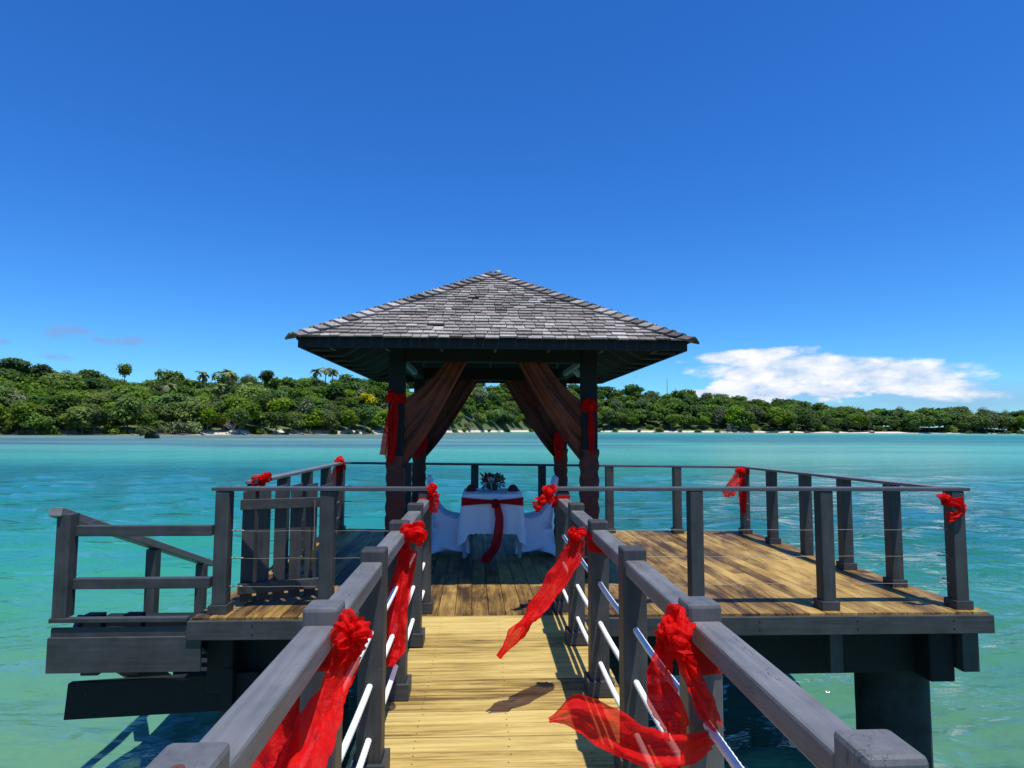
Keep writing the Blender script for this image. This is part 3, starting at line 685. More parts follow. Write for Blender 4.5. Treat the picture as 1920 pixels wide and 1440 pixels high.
for (X_, lab, side) in ((WXL, 'charcoal post-and-rope railing along the left side of the walkway', -1), (WXR, 'charcoal post-and-rope railing along the right side of the walkway', 1)):
    e = empty('walkway_railing', (X_, 2.8, 0), lab, 'railing')
    for i, y in enumerate(WPY):
        o = post(e, X_, y, 1.005, .110, .155, .09, CAPM if i < 2 else CHZ, bev=.012 if i < 2 else .008)
    o = post(e, X_, 5.385, 1.012, .110, .155, .09)
    mb = MB(); ys = [.15]+WPY+[5.385]
    for a, b_ in zip(ys, ys[1:]): 
        mb.beam((X_, a+(.057 if a > .2 else 0), .957), (X_, b_-.057, .957), .094, .066)
    mb.build('handrail', RAILM, e, bevel=.009)
    for a in ys[1:-1]:
        mb = MB(); mb.cb(X_, a+.11, .889-.053, .06, .09, .052); mb.build('rail_bracket', CHY, e)
    for z in (.645, .415, .185): rope_mb(X_, -.3, 5.33, z).build('rope', ROPE, e, smooth=True)
    if side < 0:
        mb = MB(); mb.lathe(X_+.005, 1.05, [(.011, 1.0052), (.011, 1.0072), (.001, 1.0075)], 14); mb.build('screw_head', NAIL, e)
PW = .116
def bolt(mb, p, q):
    d = (V(q)-V(p)).normalized(); a = V(p)
    mb.tube([a+d*.012, a+d*.03], .0075, 6); mb.tube([a+d*.03, a+d*.05, a+d*.075, a+d*.10, a+d*.12], [.003, .007, .004, .007, .003], 6)
def railing(name, lab, pts, corner=None, z=(1.05, 1.05), ext=(0, 0), cables=True, blocks=None, skipfirst=False, w_=PW, capw=.125, mat_=RAILX):
    P0, P1 = V(pts[0]), V(pts[-1]); e = empty(name, ((P0.x+P1.x)/2, (P0.y+P1.y)/2, 0), lab, 'railing'); L = (P1-P0).length; d = (P1-P0).normalized()
    zf = lambda p: z[0]+(z[1]-z[0])*(V(p)-P0).length/L
    for i, p in enumerate(pts):
        if (i == 0 and corner in ('first', 'both')) or (i == len(pts)-1 and corner in ('last', 'both')): continue
        post(e, p[0], p[1], zf(p)-.031, w_, 0.155 if (blocks is None or i not in blocks) else 0)
    a = P0-d*ext[0]; b_ = P1+d*ext[1]; sl = (z[1]-z[0])/L
    mb = MB(); mb.beam((a.x, a.y, z[0]-sl*ext[0]), (b_.x, b_.y, z[1]+sl*ext[1]), capw, .03); mb.build('handrail', mat_, e, bevel=.004)
    if cables:
        for k, zz_ in enumerate((.68, .45, .215)):
            mb = MB(); A = V((P0.x, P0.y, zz_))+V((d.x, d.y, 0))*(w_/2); B = V((P1.x, P1.y, zz_))-V((d.x, d.y, 0))*(w_/2)
            nn_ = len(pts)*3; path = [A.lerp(B, i/nn_)-V((0, 0, .005*math.sin(math.pi*(i % 3)/3))) for i in range(nn_+1)]
            mb.tube(path, .0018, 5); bolt(mb, A, B); bolt(mb, B, A); mb.build('cable', STEEL, e, smooth=True)
    return e
fr_y = lambda x: 5.385-(x-.7)*.008
r_fl = railing('platform_railing', 'short railing along the front of the platform left of the walkway', [(-2.2, 5.42), (-1.32, 5.41), (-.49, 5.385)], corner='last', ext=(.09, .06))
r_fr = railing('platform_railing', 'long railing along the sunny front edge right of the walkway', [(.70, 5.385), (1.865, 5.37), (3.02, 5.36), (4.205, 5.345)], corner='first', ext=(.10, .11))
cR_ = [(4.205, 5.345), (4.15, 6.1), (4.11, 6.86), (4.07, 7.63), (4.02, 8.43), (3.975, 9.22)]
railing('platform_railing', 'railing running away along the right side of the platform', cR_, corner='both', z=(1.047, 1.005), ext=(-.066, -.068), mat_=RAILM, blocks=[3])
cB = [(-2.16, 9.56)]+[(-2.16+(3.975+2.16)*i/6, 9.56-.34*i/6) for i in range(1, 7)]
railing('platform_railing', 'railing across the far edge of the platform behind the pavilion', cB, z=(1.045, 1.007), ext=(.066, .066))
cL = [(-2.2, 6.12), (-2.19, 6.95), (-2.18, 7.82), (-2.17, 8.69), (-2.16, 9.56)]
railing('platform_railing', 'railing along the left side of the platform beyond the gate', cL, corner='last', z=(1.05, 1.047), ext=(.1, -.068), mat_=RAILM)
# gate --------------------------------------------------------------
gt = empty('picket_gate', (-2.12, 5.53, 0), 'charcoal picket gate standing open behind the short front railing', 'gate')
ga, gb = V((-2.12, 5.56, 0)), V((-1.36, 5.80, 0)); gd = (gb-ga).normalized(); gn = V((-gd.y, gd.x, 0)); GL = (gb-ga).length
for i in range(6):
    s0 = GL*(i+.5)/6; c = ga+gd*s0+gn*.035; h = .99+.055*math.sin(min(1, (s0/GL))*math.pi*.75); mb = MB(); hw = .050
    a_ = c-gd*hw; b_ = c+gd*hw; th = gn*.02; hl = h-.012; hr = h+.012
    mb.hexa([tuple(q) for q in (a_+V((0, 0, .035)), b_+V((0, 0, .035)), b_+th+V((0, 0, .035)), a_+th+V((0, 0, .035)), a_+V((0, 0, hl)), b_+V((0, 0, hr)), b_+th+V((0, 0, hr)), a_+th+V((0, 0, hl)))])
    mb.build('slat', CHZ, gt, bevel=.003)
for z in (.925, .20):
    mb = MB(); mb.beam((ga.x, ga.y, z), (gb.x, gb.y, z), .04, .09); mb.build('gate_rail', CHX, gt, bevel=.004)
mb = MB(); mb.beam(ga+V((.06, .02, .14)), ga+V((.68, .215, .86)), .03, .05, up=(0, -1, .2)); 
mb = MB(); q = ga+gd*.62-gn*.03
mb.tube([q+V((0, 0, .90)), q+V((.004, 0, .62)), q+V((-.004, 0, .45))], .006, 5); mb.build('gate_chain', STEEL, gt)
mb = MB(); mb.cb(q.x, q.y, .36, .03, .02, .10); mb.build('gate_latch', plain('brass_latch', (.10, .08, .03), .5, .5), gt)
# landing and steps --------------------------------------------------
st = empty('boat_steps', (-2.95, 5.8, 0), 'dark timber landing with steps going down to the water left of the platform', 'steps')
mb = MB(); mb.box(-3.50, -2.405, 5.262, 5.32, -.03, .006); mb.build('landing_board', CHX, st, bevel=.005)
mb = MB(); mb.box(-3.49, -2.41, 5.285, 5.31, -.150, -.075); mb.build('trim_board', CHX, st, bevel=.003)
mb = MB(); mb.hexa([(-3.50, 5.285, -.415), (-2.27, 5.285, -.435), (-2.27, 5.325, -.435), (-3.50, 5.325, -.415), (-3.48, 5.24, -.155), (-2.42, 5.24, -.155), (-2.42, 5.28, -.155), (-3.48, 5.28, -.155)])
mb.v = [tuple(p) for p in mb.v]; mb = MB(); mb.box(-3.50, -2.285, 5.262, 5.298, -.425, -.147); mb.build('skirt_board', CHX, st, bevel=.004)
mb = MB(); mb.hexa([(-3.44, 5.42, -.86), (-1.9, 5.50, -.83), (-1.9, 5.56, -.83), (-3.44, 5.48, -.86), (-3.42, 5.42, -.565), (-1.9, 5.50, -.52), (-1.9, 5.56, -.52), (-3.42, 5.48, -.565)]); mb.build('lower_beam', BEAM, st, bevel=.008)
for x in (-3.31, -2.98): mb = MB(); mb.cb(x, 5.56, -.54, .14, .09, .5); mb.build('hanger_post', BEAM, st)
mb = MB(); mb.cb(-2.12, 5.44, -.84, .09, .07, .38); mb.build('hanger_post', BEAM, st)
post(st, -3.43, 5.33, .84, .115, 0)
for (y, z1, z0) in ((6.88, .26, -.95), (8.05, -.15, -1.4)): post(st, -3.52, y, z1, .11, 0, z0=z0)
mb = MB(); mb.beam((-3.49, 5.27, .90), (-3.53, 8.3, -.165), .10, .075); mb.build('sloping_handrail', RAILM, st, bevel=.006)
for (z) in (.735, .305):
    mb = MB(); mb.box(-3.37, -2.266, 5.33, 5.40, z-.085, z); mb.build('cross_rail', CHX, st, bevel=.005)
for i in range(6):
    mb = MB(); y = 5.75+i*.30; z = -.17-i*.20
    mb.box(-3.44, -2.45, y, y+.27, z-.04, z); mb.build('tread', BEAM, st)
for x in (-3.46, -2.43):
    mb = MB(); mb.beam((x, 5.6, -.06), (x, 7.6, -1.45), .04, .24); mb.build('stringer', CHY, st)
# ------------------------------------------------------------------ pavilion
CX = .115; PX0, PX1, PY0, PY1 = CX-1.03, CX+1.03, 6.6, 9.0
EX, EY0, EY1, EZ = 1.84, 5.70, 10.0, 2.40
PIT = .585; RZ = EZ+PIT*EX
gz = empty('pavilion', (CX, 7.8, 0), 'open four-post pavilion with a grey shingled hip roof on the platform', 'pavilion')
for (x, y) in ((PX0, PY0), (PX1, PY0), (PX0, PY1), (PX1, PY1)):
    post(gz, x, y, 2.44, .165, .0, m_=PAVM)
for (a, b_) in (((PX0+.083, PY0), (PX1-.083, PY0)), ((PX0+.083, PY1), (PX1-.083, PY1)), ((PX0, PY0+.083), (PX0, PY1-.083)), ((PX1, PY0+.083), (PX1, PY1-.083))):
    mb = MB(); mb.beam((*a, 2.44), (*b_, 2.44), .12, .17); mb.build('ring_beam', PAVM, gz, bevel=.005)
FB = EZ-.115
for (a, b_) in (((CX-EX+.03, EY0+.02), (CX+EX-.03, EY0+.02)), ((CX-EX+.03, EY1-.02), (CX+EX-.03, EY1-.02)), ((CX-EX+.02, EY0+.045), (CX-EX+.02, EY1-.045)), ((CX+EX-.02, EY0+.045), (CX+EX-.02, EY1-.045))):
    mb = MB(); mb.beam((*a, EZ-.012), (*b_, EZ-.012), .035, .085); mb.build('fascia_board', PAVM, gz, bevel=.003)
# roof deck (thick lining) and shingles
yr0, yr1 = EY0+EX, EY1-EX
rf = MB()
def slab(P, th=.03):
    n_ = len(P); rf.add([tuple(p) for p in P]+[(p[0], p[1], p[2]-th) for p in P], [tuple(range(n_)), tuple(range(2*n_-1, n_-1, -1))]+[(i, i+n_, (i+1) % n_+n_, (i+1) % n_) for i in range(n_)])
A, B, C_, D_ = (CX-EX, EY0, EZ), (CX+EX, EY0, EZ), (CX+EX, EY1, EZ), (CX-EX, EY1, EZ); R0, R1 = (CX, yr0, RZ), (CX, yr1, RZ)
for P_ in ([A, B, R0], [B, C_, R1, R0], [C_, D_, R1], [D_, A, R0, R1]): slab(P_)
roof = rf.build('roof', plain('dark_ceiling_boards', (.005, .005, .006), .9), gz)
sh = MB()
def shingle(c, up, rt, nn, w_, L, th, tn):
    # c: butt-edge centre on the roof plane; up = up-slope unit; shingle lies tilted
    q = []
    for (a, lift) in ((0, 0), (1, 0)):
        pass
    lift0 = .016; tl = nn*(th+lift0)
    b0 = c-rt*w_/2; b1 = c+rt*w_/2; t0 = b0+up*L; t1 = b1+up*L
    sh.hexa([b0+nn*lift0, b1+nn*lift0, t1, t0, b0+tl, b1+tl, t1+nn*.006, t0+nn*.006], tn)
SL = math.sqrt(EX*EX+(RZ-EZ)**2); NC = 25; ex = SL/NC
def face(o, rt, half0, half1_top, ev):
    # o: eave mid point; rt: eave dir; ev: horizontal inward dir; half widths at eave and at top
    up = (ev*EX+V((0, 0, RZ-EZ))).normalized(); nn = rt.cross(up).normalized()
    if nn.z < 0: nn = -nn
    for i in range(NC):
        s_ = i*ex-.035; f_ = max(0, i*ex)/SL; hw = half0+(half1_top-half0)*min(1, f_+.01)
        x = -hw+.02; wob = rng.uniform(0, 50)
        while x < hw-.02:
            w_ = rng.choice((.075, .09, .105, .12, .14, .16))*rng.uniform(.95, 1.05)
            if x+w_ > hw: w_ = max(.03, hw-x)
            sl_ = .016*noise.noise(V((x*2.2+wob, i*.7, 0)))+rng.gauss(0, .006)
            if i == 0: sl_ = max(-.012, sl_+rng.uniform(-.012, .01))
            if rng.random() < .988 or i < 3:
                shingle(o+rt*(x+w_/2)+up*(s_+sl_), up, rt, nn, w_-.007, ex*1.8, rng.uniform(.011, .019), min(1, max(0, rng.gauss(.56, .15)+.14*noise.noise(V((x*.9+wob*.02, i*.16, 5)))+(.10 if i < 7 else 0))))
            x += w_
face(V((CX, EY0, EZ)), V((1, 0, 0)), EX, 0, V((0, 1, 0)))
face(V((CX, EY1, EZ)), V((1, 0, 0)), EX, 0, V((0, -1, 0)))
face(V((CX-EX, (EY0+EY1)/2, EZ)), V((0, 1, 0)), (EY1-EY0)/2, (yr1-yr0)/2, V((1, 0, 0)))
face(V((CX+EX, (EY0+EY1)/2, EZ)), V((0, 1, 0)), (EY1-EY0)/2, (yr1-yr0)/2, V((-1, 0, 0)))
sh.build('shingles', SHING, roof)
# hip caps: paired boards climbing each hip, and the ridge
hc = MB()
def capline(a, b_, ndirs, n_, w_=.125, th=.018, L=.20):
    a = V(a); b_ = V(b_); t_ = (b_-a).normalized(); st_ = (b_-a).length/n_
    for i in range(n_):
        c = a+t_*(i*st_-.045)
        for nd, sd in ndirs:
            j = rng.uniform(-.008, .008)
            lo_ = c+nd*.038+t_*j; hi = c+t_*L+nd*.012; w2 = w_+rng.uniform(-.012, .012)
            hc.hexa([lo_, lo_+sd*w2, hi+sd*w2, hi, lo_+nd*th, lo_+nd*th+sd*w2, hi+nd*.006+sd*w2, hi+nd*.006], min(1, max(0, rng.gauss(.55, .2))))
def nrm(e_): n_ = V((-e_.x*PIT, -e_.y*PIT, 1)); return n_.normalized()
for (corner, top, e1, e2) in ((A, R0, V((0, 1, 0)), V((1, 0, 0))), (B, R0, V((0, 1, 0)), V((-1, 0, 0))), (C_, R1, V((0, -1, 0)), V((-1, 0, 0))), (D_, R1, V((0, -1, 0)), V((1, 0, 0)))):
    n1_, n2_ = nrm(e1), nrm(e2); hip = (V(top)-V(corner)).normalized()
    s1 = hip.cross(n1_).normalized(); s2 = hip.cross(n2_).normalized()
    # side vectors must point away from the hip into their own slope
    if s1.dot(e2) < 0: s1 = -s1
    if s2.dot(e1) < 0: s2 = -s2
    capline(corner, top, ((n1_, s1), (n2_, s2)), 25)
n1_, n2_ = nrm(V((1, 0, 0))), nrm(V((-1, 0, 0)))
capline(R0, R1, ((n1_, V((-1, 0, -PIT)).normalized()), (n2_, V((1, 0, -PIT)).normalized())), 5)
hc.build('hip_caps', SHING, roof)
mb = MB(); mb.box(CX+.02, CX+.09, yr0-.03, yr0+.05, RZ+.03, RZ+.05); mb.build('ridge_end_flashing', WHITE, roof)
# rafters: level tail, then sloping up
RMAT = plain('bounce_lit_rafter_grey', (.040, .035, .038), .6); RW = .022  # lighter grey paints in the bounce light on the rafter bottoms
for k in range(9):
    y = EY0+.28+k*(EY1-EY0-.56)/8
    for sg in (-1, 1):
        x0 = CX+sg*(EX-.05); x1 = CX+sg*(EX-.26); xi = min(EX-.26, max(.05, min(y-EY0, EY1-y)*1.0)); run = min(EX-.3, min(y-EY0, EY1-y)); x2 = x1-sg*max(.05, run-.21)
        zl = EZ-.10; raf = MB(); raf.beam((x0, y, zl+.02), (x1, y, zl+.02), RW, .02); raf.beam((x1, y, zl+.02), (x2, y, zl+.02+abs(x2-x1)*PIT), RW, .02); raf.build('rafter', RMAT, gz)
for k in range(7):
    x = CX-EX+.3+k*(2*EX-.6)/6
    for (y0, sg) in ((EY0, 1), (EY1, -1)):
        run = min(x-(CX-EX), CX+EX-x); ya = y0+sg*.05; yb = y0+sg*.26; yc = yb+sg*max(.05, run-.21); zl = EZ-.10
        raf = MB(); raf.beam((x, ya, zl+.02), (x, yb, zl+.02), RW, .02); raf.beam((x, yb, zl+.02), (x, yc, zl+.02+abs(yc-yb)*PIT), RW, .02); raf.build('rafter', RMAT, gz)
for (a, b_) in ((at(757, 673, 6.72), at(779, 695, 7.35)), (at(1090, 674, 6.72), at(1059, 697, 7.35)), (at(1076, 688, 7.1), at(1086, 700, 7.6))):
    mb = MB(); mb.beam(a, b_, .05, .05); mb.build('corner_brace', plain('pale_lit_brace', (.16, .24, .24), .5), gz)  # pale colour stands in for light catching these corner pieces
# ------------------------------------------------------------------ curtains
def smooth(t): return t*t*(3-2*t)
def curtain(px_, py_, sg, yoff, tx0, tx1, zt, zb_hi, zb_lo, lab, darkm=BROWN, seed=0):
    e = empty('curtain', (px_, py_, 0), lab, 'curtain', None)
    mb = MB(); rows = []; n_, m_ = 40, 48
    for i in range(n_+1):
        u = i/n_; row = []                       # u: top -> tie
        for j in range(m_+1):
            v_ = j/m_                            # 0 = post side, 1 = centre side
            top = V((tx0+(tx1-tx0)*v_, 0, zt)); bot = V((px_+sg*.085, 0, zb_hi+(zb_lo-zb_hi)*v_))
            c = top.lerp(bot, u); c.z -= (.02+.13*v_)*math.sin(math.pi*u); c.x += -sg*(.07*v_-.02)*math.sin(math.pi*u)
            fold = (.085*noise.noise(V((v_*3.4+seed*7, u*1.1, 0)))+.034*noise.noise(V((v_*9+seed*3, u*2.0, 4)))+.006*math.sin(v_*25+seed+u*4))*(.6+.6*math.sin(math.pi*min(1, u*.8+.15)))
            row.append((c.x, py_+yoff+fold, c.z))
        rows.append(row)
    mb.grid(rows); mb.build('drape', darkm, e, smooth=True)
    mb = MB(); rows = []
    for i in range(70):
        z = .02+(zb_lo+.12)*i/69; rr2 = []
        for k in range(36):
            a = 2*math.pi*k/36; q = max(abs(math.cos(a)), abs(math.sin(a))); base = .083/q if q > .8 else .104
            base = min(base, .108)
            r_ = base+.014+.007*math.sin(z*42+sg*a*2.0+seed)+.012*noise.noise(V((math.cos(a)*1.5, math.sin(a)*1.5+seed, z*5)))
            rr2.append((px_+r_*math.cos(a), py_+r_*math.sin(a), z))
        rows.append(rr2)
    mb.grid(rows, .5, True); mb.build('post_wrap', BROWND, e, smooth=True)
curtain(PX0, PY0, 1, -.02, -.35, -.13, 2.36, 1.86, 1.13, 'rust brown drape tied to the front left pavilion post', seed=1)
curtain(PX1, PY0, -1, -.02, .62, .32, 2.36, 1.86, 1.20, 'rust brown drape tied to the front right pavilion post', seed=2)
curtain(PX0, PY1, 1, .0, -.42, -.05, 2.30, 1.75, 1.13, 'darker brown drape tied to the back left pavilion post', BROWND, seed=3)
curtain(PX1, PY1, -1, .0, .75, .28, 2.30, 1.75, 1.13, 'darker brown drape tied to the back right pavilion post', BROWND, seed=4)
# ------------------------------------------------------------------ ribbons
def crpath(P, n_):
    P = [V(p) for p in P]; P = [P[0]*2-P[1]]+P+[P[-1]*2-P[-2]]; out = []; segs = len(P)-3
    for i in range(n_+1):
        t_ = i/n_*segs; k = min(segs-1, int(t_)); f_ = t_-k; p0, p1, p2, p3 = P[k:k+4]
        out.append(.5*((2*p1)+(p2-p0)*f_+(2*p0-5*p1+4*p2-p3)*f_*f_+(3*p1-p0-3*p2+p3)*f_**3))
    return out
def strip(mb, path, widths, wdir, amp=.02, freq=9, n_=60, m_=16, seed=0, twist=0):
    C = crpath(path, n_); rows = []
    for i, c in enumerate(C):
        u = i/n_; t_ = (C[min(i+1, n_)]-C[max(i-1, 0)]).normalized(); w_ = V(wdir); w_ = (w_-t_*w_.dot(t_)).normalized(); nn = t_.cross(w_)
        ang = twist*u; wq = w_*math.cos(ang)+nn*math.sin(ang); nq = nn*math.cos(ang)-w_*math.sin(ang)
        k = u*(len(widths)-1); a = min(len(widths)-2, int(k)); wd = widths[a]+(widths[a+1]-widths[a])*smooth(k-a); row = []
        for j in range(m_+1):
            v_ = j/m_*2-1
            h = amp*(.6*math.sin(v_*freq*.5+seed+u*5)+.5*math.sin(v_*freq+seed*2-u*7)+.8*noise.noise(V((v_*2.2, u*9, seed)))+.5*noise.noise(V((v_*6, u*24, seed))))
            e_ = wd*(1+.10*noise.noise(V((u*12, seed, v_))))
            row.append(c+wq*v_*e_+nq*h)
        rows.append(row)
    mb.grid(rows)
def knot(mb, c, r, seed, face_=(0, -1, .3), n_=15):
    rg = random.Random(seed); c = V(c); r = r*.74; n_ = int(n_*.62); fd = V(face_).normalized()
    for i in range(n_):
        big_ = i < 6; k = 1.0 if big_ else .62
        d = (V((rg.gauss(0, 1), rg.gauss(0, 1), rg.gauss(0, 1))).normalized()+fd*.5).normalized(); sd = d.cross(V((rg.gauss(0, 1), rg.gauss(0, 1), rg.gauss(0, 1)))).normalized(); L = r*rg.uniform(.9, 1.3)*k; b_ = sd.cross(d)
        strip(mb, [c-d*L*.1, c+d*L*.45+b_*L*.34, c+d*L*.98+b_*L*.18, c+d*L*.95-b_*L*.22, c+d*L*.4-b_*L*.30, c], [r*.16, r*.42*k, r*.60*k, r*.58*k, r*.38*k, r*.14], sd, r*.15, 8, 26, 18, rg.uniform(0, 9), rg.uniform(-.5, .5))
def wrapband(mb, x, y, z, w_, h, seed=0):
    rows = []
    for k in range(7):
        rr2 = []
        for j in range(29):
            a = 2*math.pi*j/28; q = max(abs(math.cos(a)), abs(math.sin(a))); r_ = (w_/2)/q+.006+.006*noise.noise(V((a*3, k*.7, seed)))+.004*(k % 2)
            r_ = min(r_, w_*.70)
            rr2.append((x+r_*math.cos(a), y+r_*math.sin(a), z+h*(k/6-.5)+.012*math.sin(a+seed)))
        rows.append(rr2)
    mb.grid(rows)
def ribbon(lab, kc, kr, tails, band=None, seed=0, face_=(0, -1, .3), n_=15, group=None):
    e = empty('red_ribbon', kc, lab, 'ribbon', group)
    mb = MB(); knot(mb, kc, kr, seed, face_, n_); mb.build('knot', REDK, e, smooth=True)
    for i, tl in enumerate(tails):
        mb = MB(); strip(mb, tl[0], tl[1], tl[2], tl[3] if len(tl) > 3 else .02, tl[4] if len(tl) > 4 else 9, seed=seed+i*3.1, twist=tl[5] if len(tl) > 5 else 0); mb.build('tail', RED, e, smooth=True)
    if band: mb = MB(); wrapband(mb, *band, seed=seed); mb.build('band', RED, e, smooth=True)
RB = lambda x, y, Y: at(x, y, Y)
# near left
ribbon('red organza bow with long tail on the left rail nearest the camera', RB(662, 1192, 1.90), 0.074,
       [([RB(665, 1225, 1.9), RB(630, 1290, 1.86), RB(590, 1370, 1.76), RB(545, 1450, 1.62), RB(480, 1560, 1.5)], [.03, .05, .07, .085, .10], (1, .2, .55), .022, 9),
        ([RB(640, 1215, 1.99), RB(600, 1262, 2.1), RB(560, 1330, 2.15), RB(505, 1420, 2.1), RB(470, 1500, 2.0)], [.04, .07, .10, .12, .12], (.8, 0, .6), .025, 7)],
       (WXL, 1.99, .86, .112, .10), 3, (1, -.6, .2), 18)
# second left
ribbon('red organza bow with narrow hanging tail, middle of the left walkway railing', RB(772, 1004, 3.66), .105,
       [([RB(768, 1030, 3.66), RB(755, 1085, 3.62), RB(742, 1150, 3.55), RB(736, 1215, 3.5), RB(733, 1250, 3.45)], [.05, .06, .065, .07, .02], (1, .25, 0), .022, 11),
        ([RB(757, 1040, 3.7), RB(745, 1095, 3.72), RB(738, 1160, 3.72), RB(728, 1230, 3.7)], [.04, .07, .08, .05], (1, 0, .1), .02, 8)],
       (WXL, 3.73, .86, .112, .10), 5, (1, -.8, .3), 18)
ribbon('small red bow where the left walkway rail meets the front railing', RB(812, 919, 5.28), .075, [([RB(814, 925, 5.26), RB(812, 945, 5.25), RB(814, 962, 5.27)], [.05, .05, .03], (1, 0, 0), .02)], (WXL, 5.385, .93, .112, .09), 7, (.5, -1, .3))
ribbon('red bow with short puff of tail at the right end of the walkway railing', RB(1032, 926, 5.28), .085, [([RB(1024, 935, 5.26), RB(1012, 945, 5.2), RB(1001, 947, 5.15)], [.04, .07, .06], (.3, 0, 1), .03)], (WXR, 5.385, .93, .112, .09), 9, (-.6, -1, .3))
# right middle, long blown tail
ribbon('red bow whose long crinkled tail blows left over the walkway', RB(1084, 1004, 3.62), .066,
       [([RB(1085, 1010, 3.62), RB(1070, 1045, 3.6), RB(1040, 1095, 3.56), RB(1005, 1145, 3.5), RB(975, 1180, 3.46), RB(934, 1232, 3.43)], [.045, .062, .066, .072, .068, .02], (.75, 0, .65), .022, 12)],
       (WXR, 3.73, .875, .112, .11), 11, (-1, -.7, .3), 16)
# near right
ribbon('large red bow on the near right rail with drooping loops and a blown tail', RB(1262, 1192, 1.86), .086,
       [([RB(1250, 1215, 1.86), RB(1240, 1260, 1.84), RB(1243, 1310, 1.86), RB(1262, 1345, 1.9), RB(1262, 1380, 1.92)], [.03, .035, .05, .045, .03], (1, .2, 0), .02, 8),
        ([RB(1275, 1215, 1.86), RB(1298, 1270, 1.84), RB(1322, 1320, 1.84), RB(1343, 1365, 1.87)], [.025, .03, .035, .02], (1, .1, .3), .018, 8),
        ([RB(1335, 1385, 1.9), RB(1285, 1405, 1.84), RB(1210, 1400, 1.8), RB(1140, 1365, 1.78), RB(1085, 1338, 1.77), RB(1030, 1352, 1.76)], [.03, .04, .05, .055, .045, .006], (.1, .15, 1), .014, 8)],
       (WXR, 1.99, .86, .112, .11), 13, (-.8, -1, .4), 22)
# platform corners
ribbon('red bow wound round the front right corner post of the platform', RB(1772, 940, 5.24), .07,
       [([RB(1785, 940, 5.26), RB(1805, 950, 5.25), RB(1795, 966, 5.25), RB(1775, 972, 5.24)], [.03, .035, .035, .05], (0, 0, 1), .015)], (4.19, 5.345, .93, .120, .06), 15)
ribbon('red bow with two blown tails at the far right corner post', RB(1389, 883, 9.1), .08,
       [([RB(1388, 885, 9.1), RB(1378, 905, 9.05), RB(1366, 925, 9.0), RB(1366, 932, 9.0)], [.06, .08, .09, .02], (1, 0, .4), .03),
        ([RB(1392, 890, 9.12), RB(1392, 930, 9.1), RB(1394, 963, 9.1)], [.04, .06, .05], (1, 0, 0), .02)], (3.975, 9.22, .93, .120, .08), 17)
ribbon('red bow at the near end of the left side railing above the gate', RB(500, 893, 6.05), .08, [([RB(495, 898, 6.04), RB(480, 904, 6.03), RB(474, 908, 6.03)], [.05, .07, .04], (.2, 0, 1), .03), ([RB(492, 900, 6.04), RB(489, 915, 6.04), RB(487, 925, 6.03)], [.04, .04, .02], (1, 0, 0), .02)], (-2.2, 6.12, .97, .120, .08), 19)
ribbon('red bow at the far left corner of the platform railing', RB(636, 866, 9.42), .085, [([RB(634, 872, 9.4), RB(626, 895, 9.4), RB(620, 925, 9.35)], [.05, .06, .06], (1, 0, 0), .03)], (-2.16, 9.56, .95, .120, .08), 21)
# pavilion posts
ribbon('red ribbon bow tied on the front left pavilion post', RB(738, 745, 6.48), .085,
       [([RB(740, 750, 6.46), RB(737, 800, 6.46), RB(732, 850, 6.46), RB(728, 870, 6.46)], [.035, .05, .055, .02], (1, 0, 0), .02),
        ([RB(730, 770, 6.46), RB(724, 810, 6.46), RB(717, 853, 6.44)], [.02, .03, .03], (1, 0, 0), .02)], (PX0, PY0, 1.87, .168, .10), 23)
ribbon('red ribbon bow tied on the front right pavilion post', RB(1105, 758, 6.48), .075, [([RB(1107, 765, 6.46), RB(1109, 805, 6.46), RB(1109, 850, 6.46)], [.03, .035, .02], (1, 0, 0), .02)], (PX1, PY0, 1.80, .168, .10), 25)
ribbon('red ribbon on the back left pavilion post', RB(792, 818, 8.86), .07, [([RB(792, 815, 8.84), RB(788, 835, 8.84), RB(782, 858, 8.84)], [.08, .10, .05], (1, 0, 0), .02)], (PX0, PY1, 1.42, .20, .10), 27, n_=9)
ribbon('red ribbon on the back right pavilion post', RB(1050, 812, 8.86), .06, [([RB(1050, 812, 8.84), RB(1048, 835, 8.84), RB(1048, 866, 8.84)], [.07, .08, .04], (1, 0, 0), .02)], (PX1, PY1, 1.42, .20, .10), 29, n_=9)
# ------------------------------------------------------------------ table
TX0, TX1, TY0, TY1, TZ = -.235, .485, 7.52, 8.24, .765
TCX, TCY = (TX0+TX1)/2, (TY0+TY1)/2
tb = empty('dining_table', (TCX, TCY, 0), 'square dining table under the white cloth in the pavilion', 'table')
mb = MB(); mb.box(TX0, TX1, TY0, TY1, TZ-.035, TZ-.004); mb.build('tabletop', LEGM, tb)
for x in (TX0+.025, TX1-.025):
    for y in (TY0+.025, TY1-.025):
        mb = MB(); mb.cb(x, y, .002, .042, .042, TZ-.04); mb.build('leg', LEGM, tb)
tcl = MB(); rows = []; per = []
K = 22
for (a, b_) in (((TX0, TY0), (TX1, TY0)), ((TX1, TY0), (TX1, TY1)), ((TX1, TY1), (TX0, TY1)), ((TX0, TY1), (TX0, TY0))):
    for i in range(K): per.append((a[0]+(b_[0]-a[0])*i/K, a[1]+(b_[1]-a[1])*i/K))
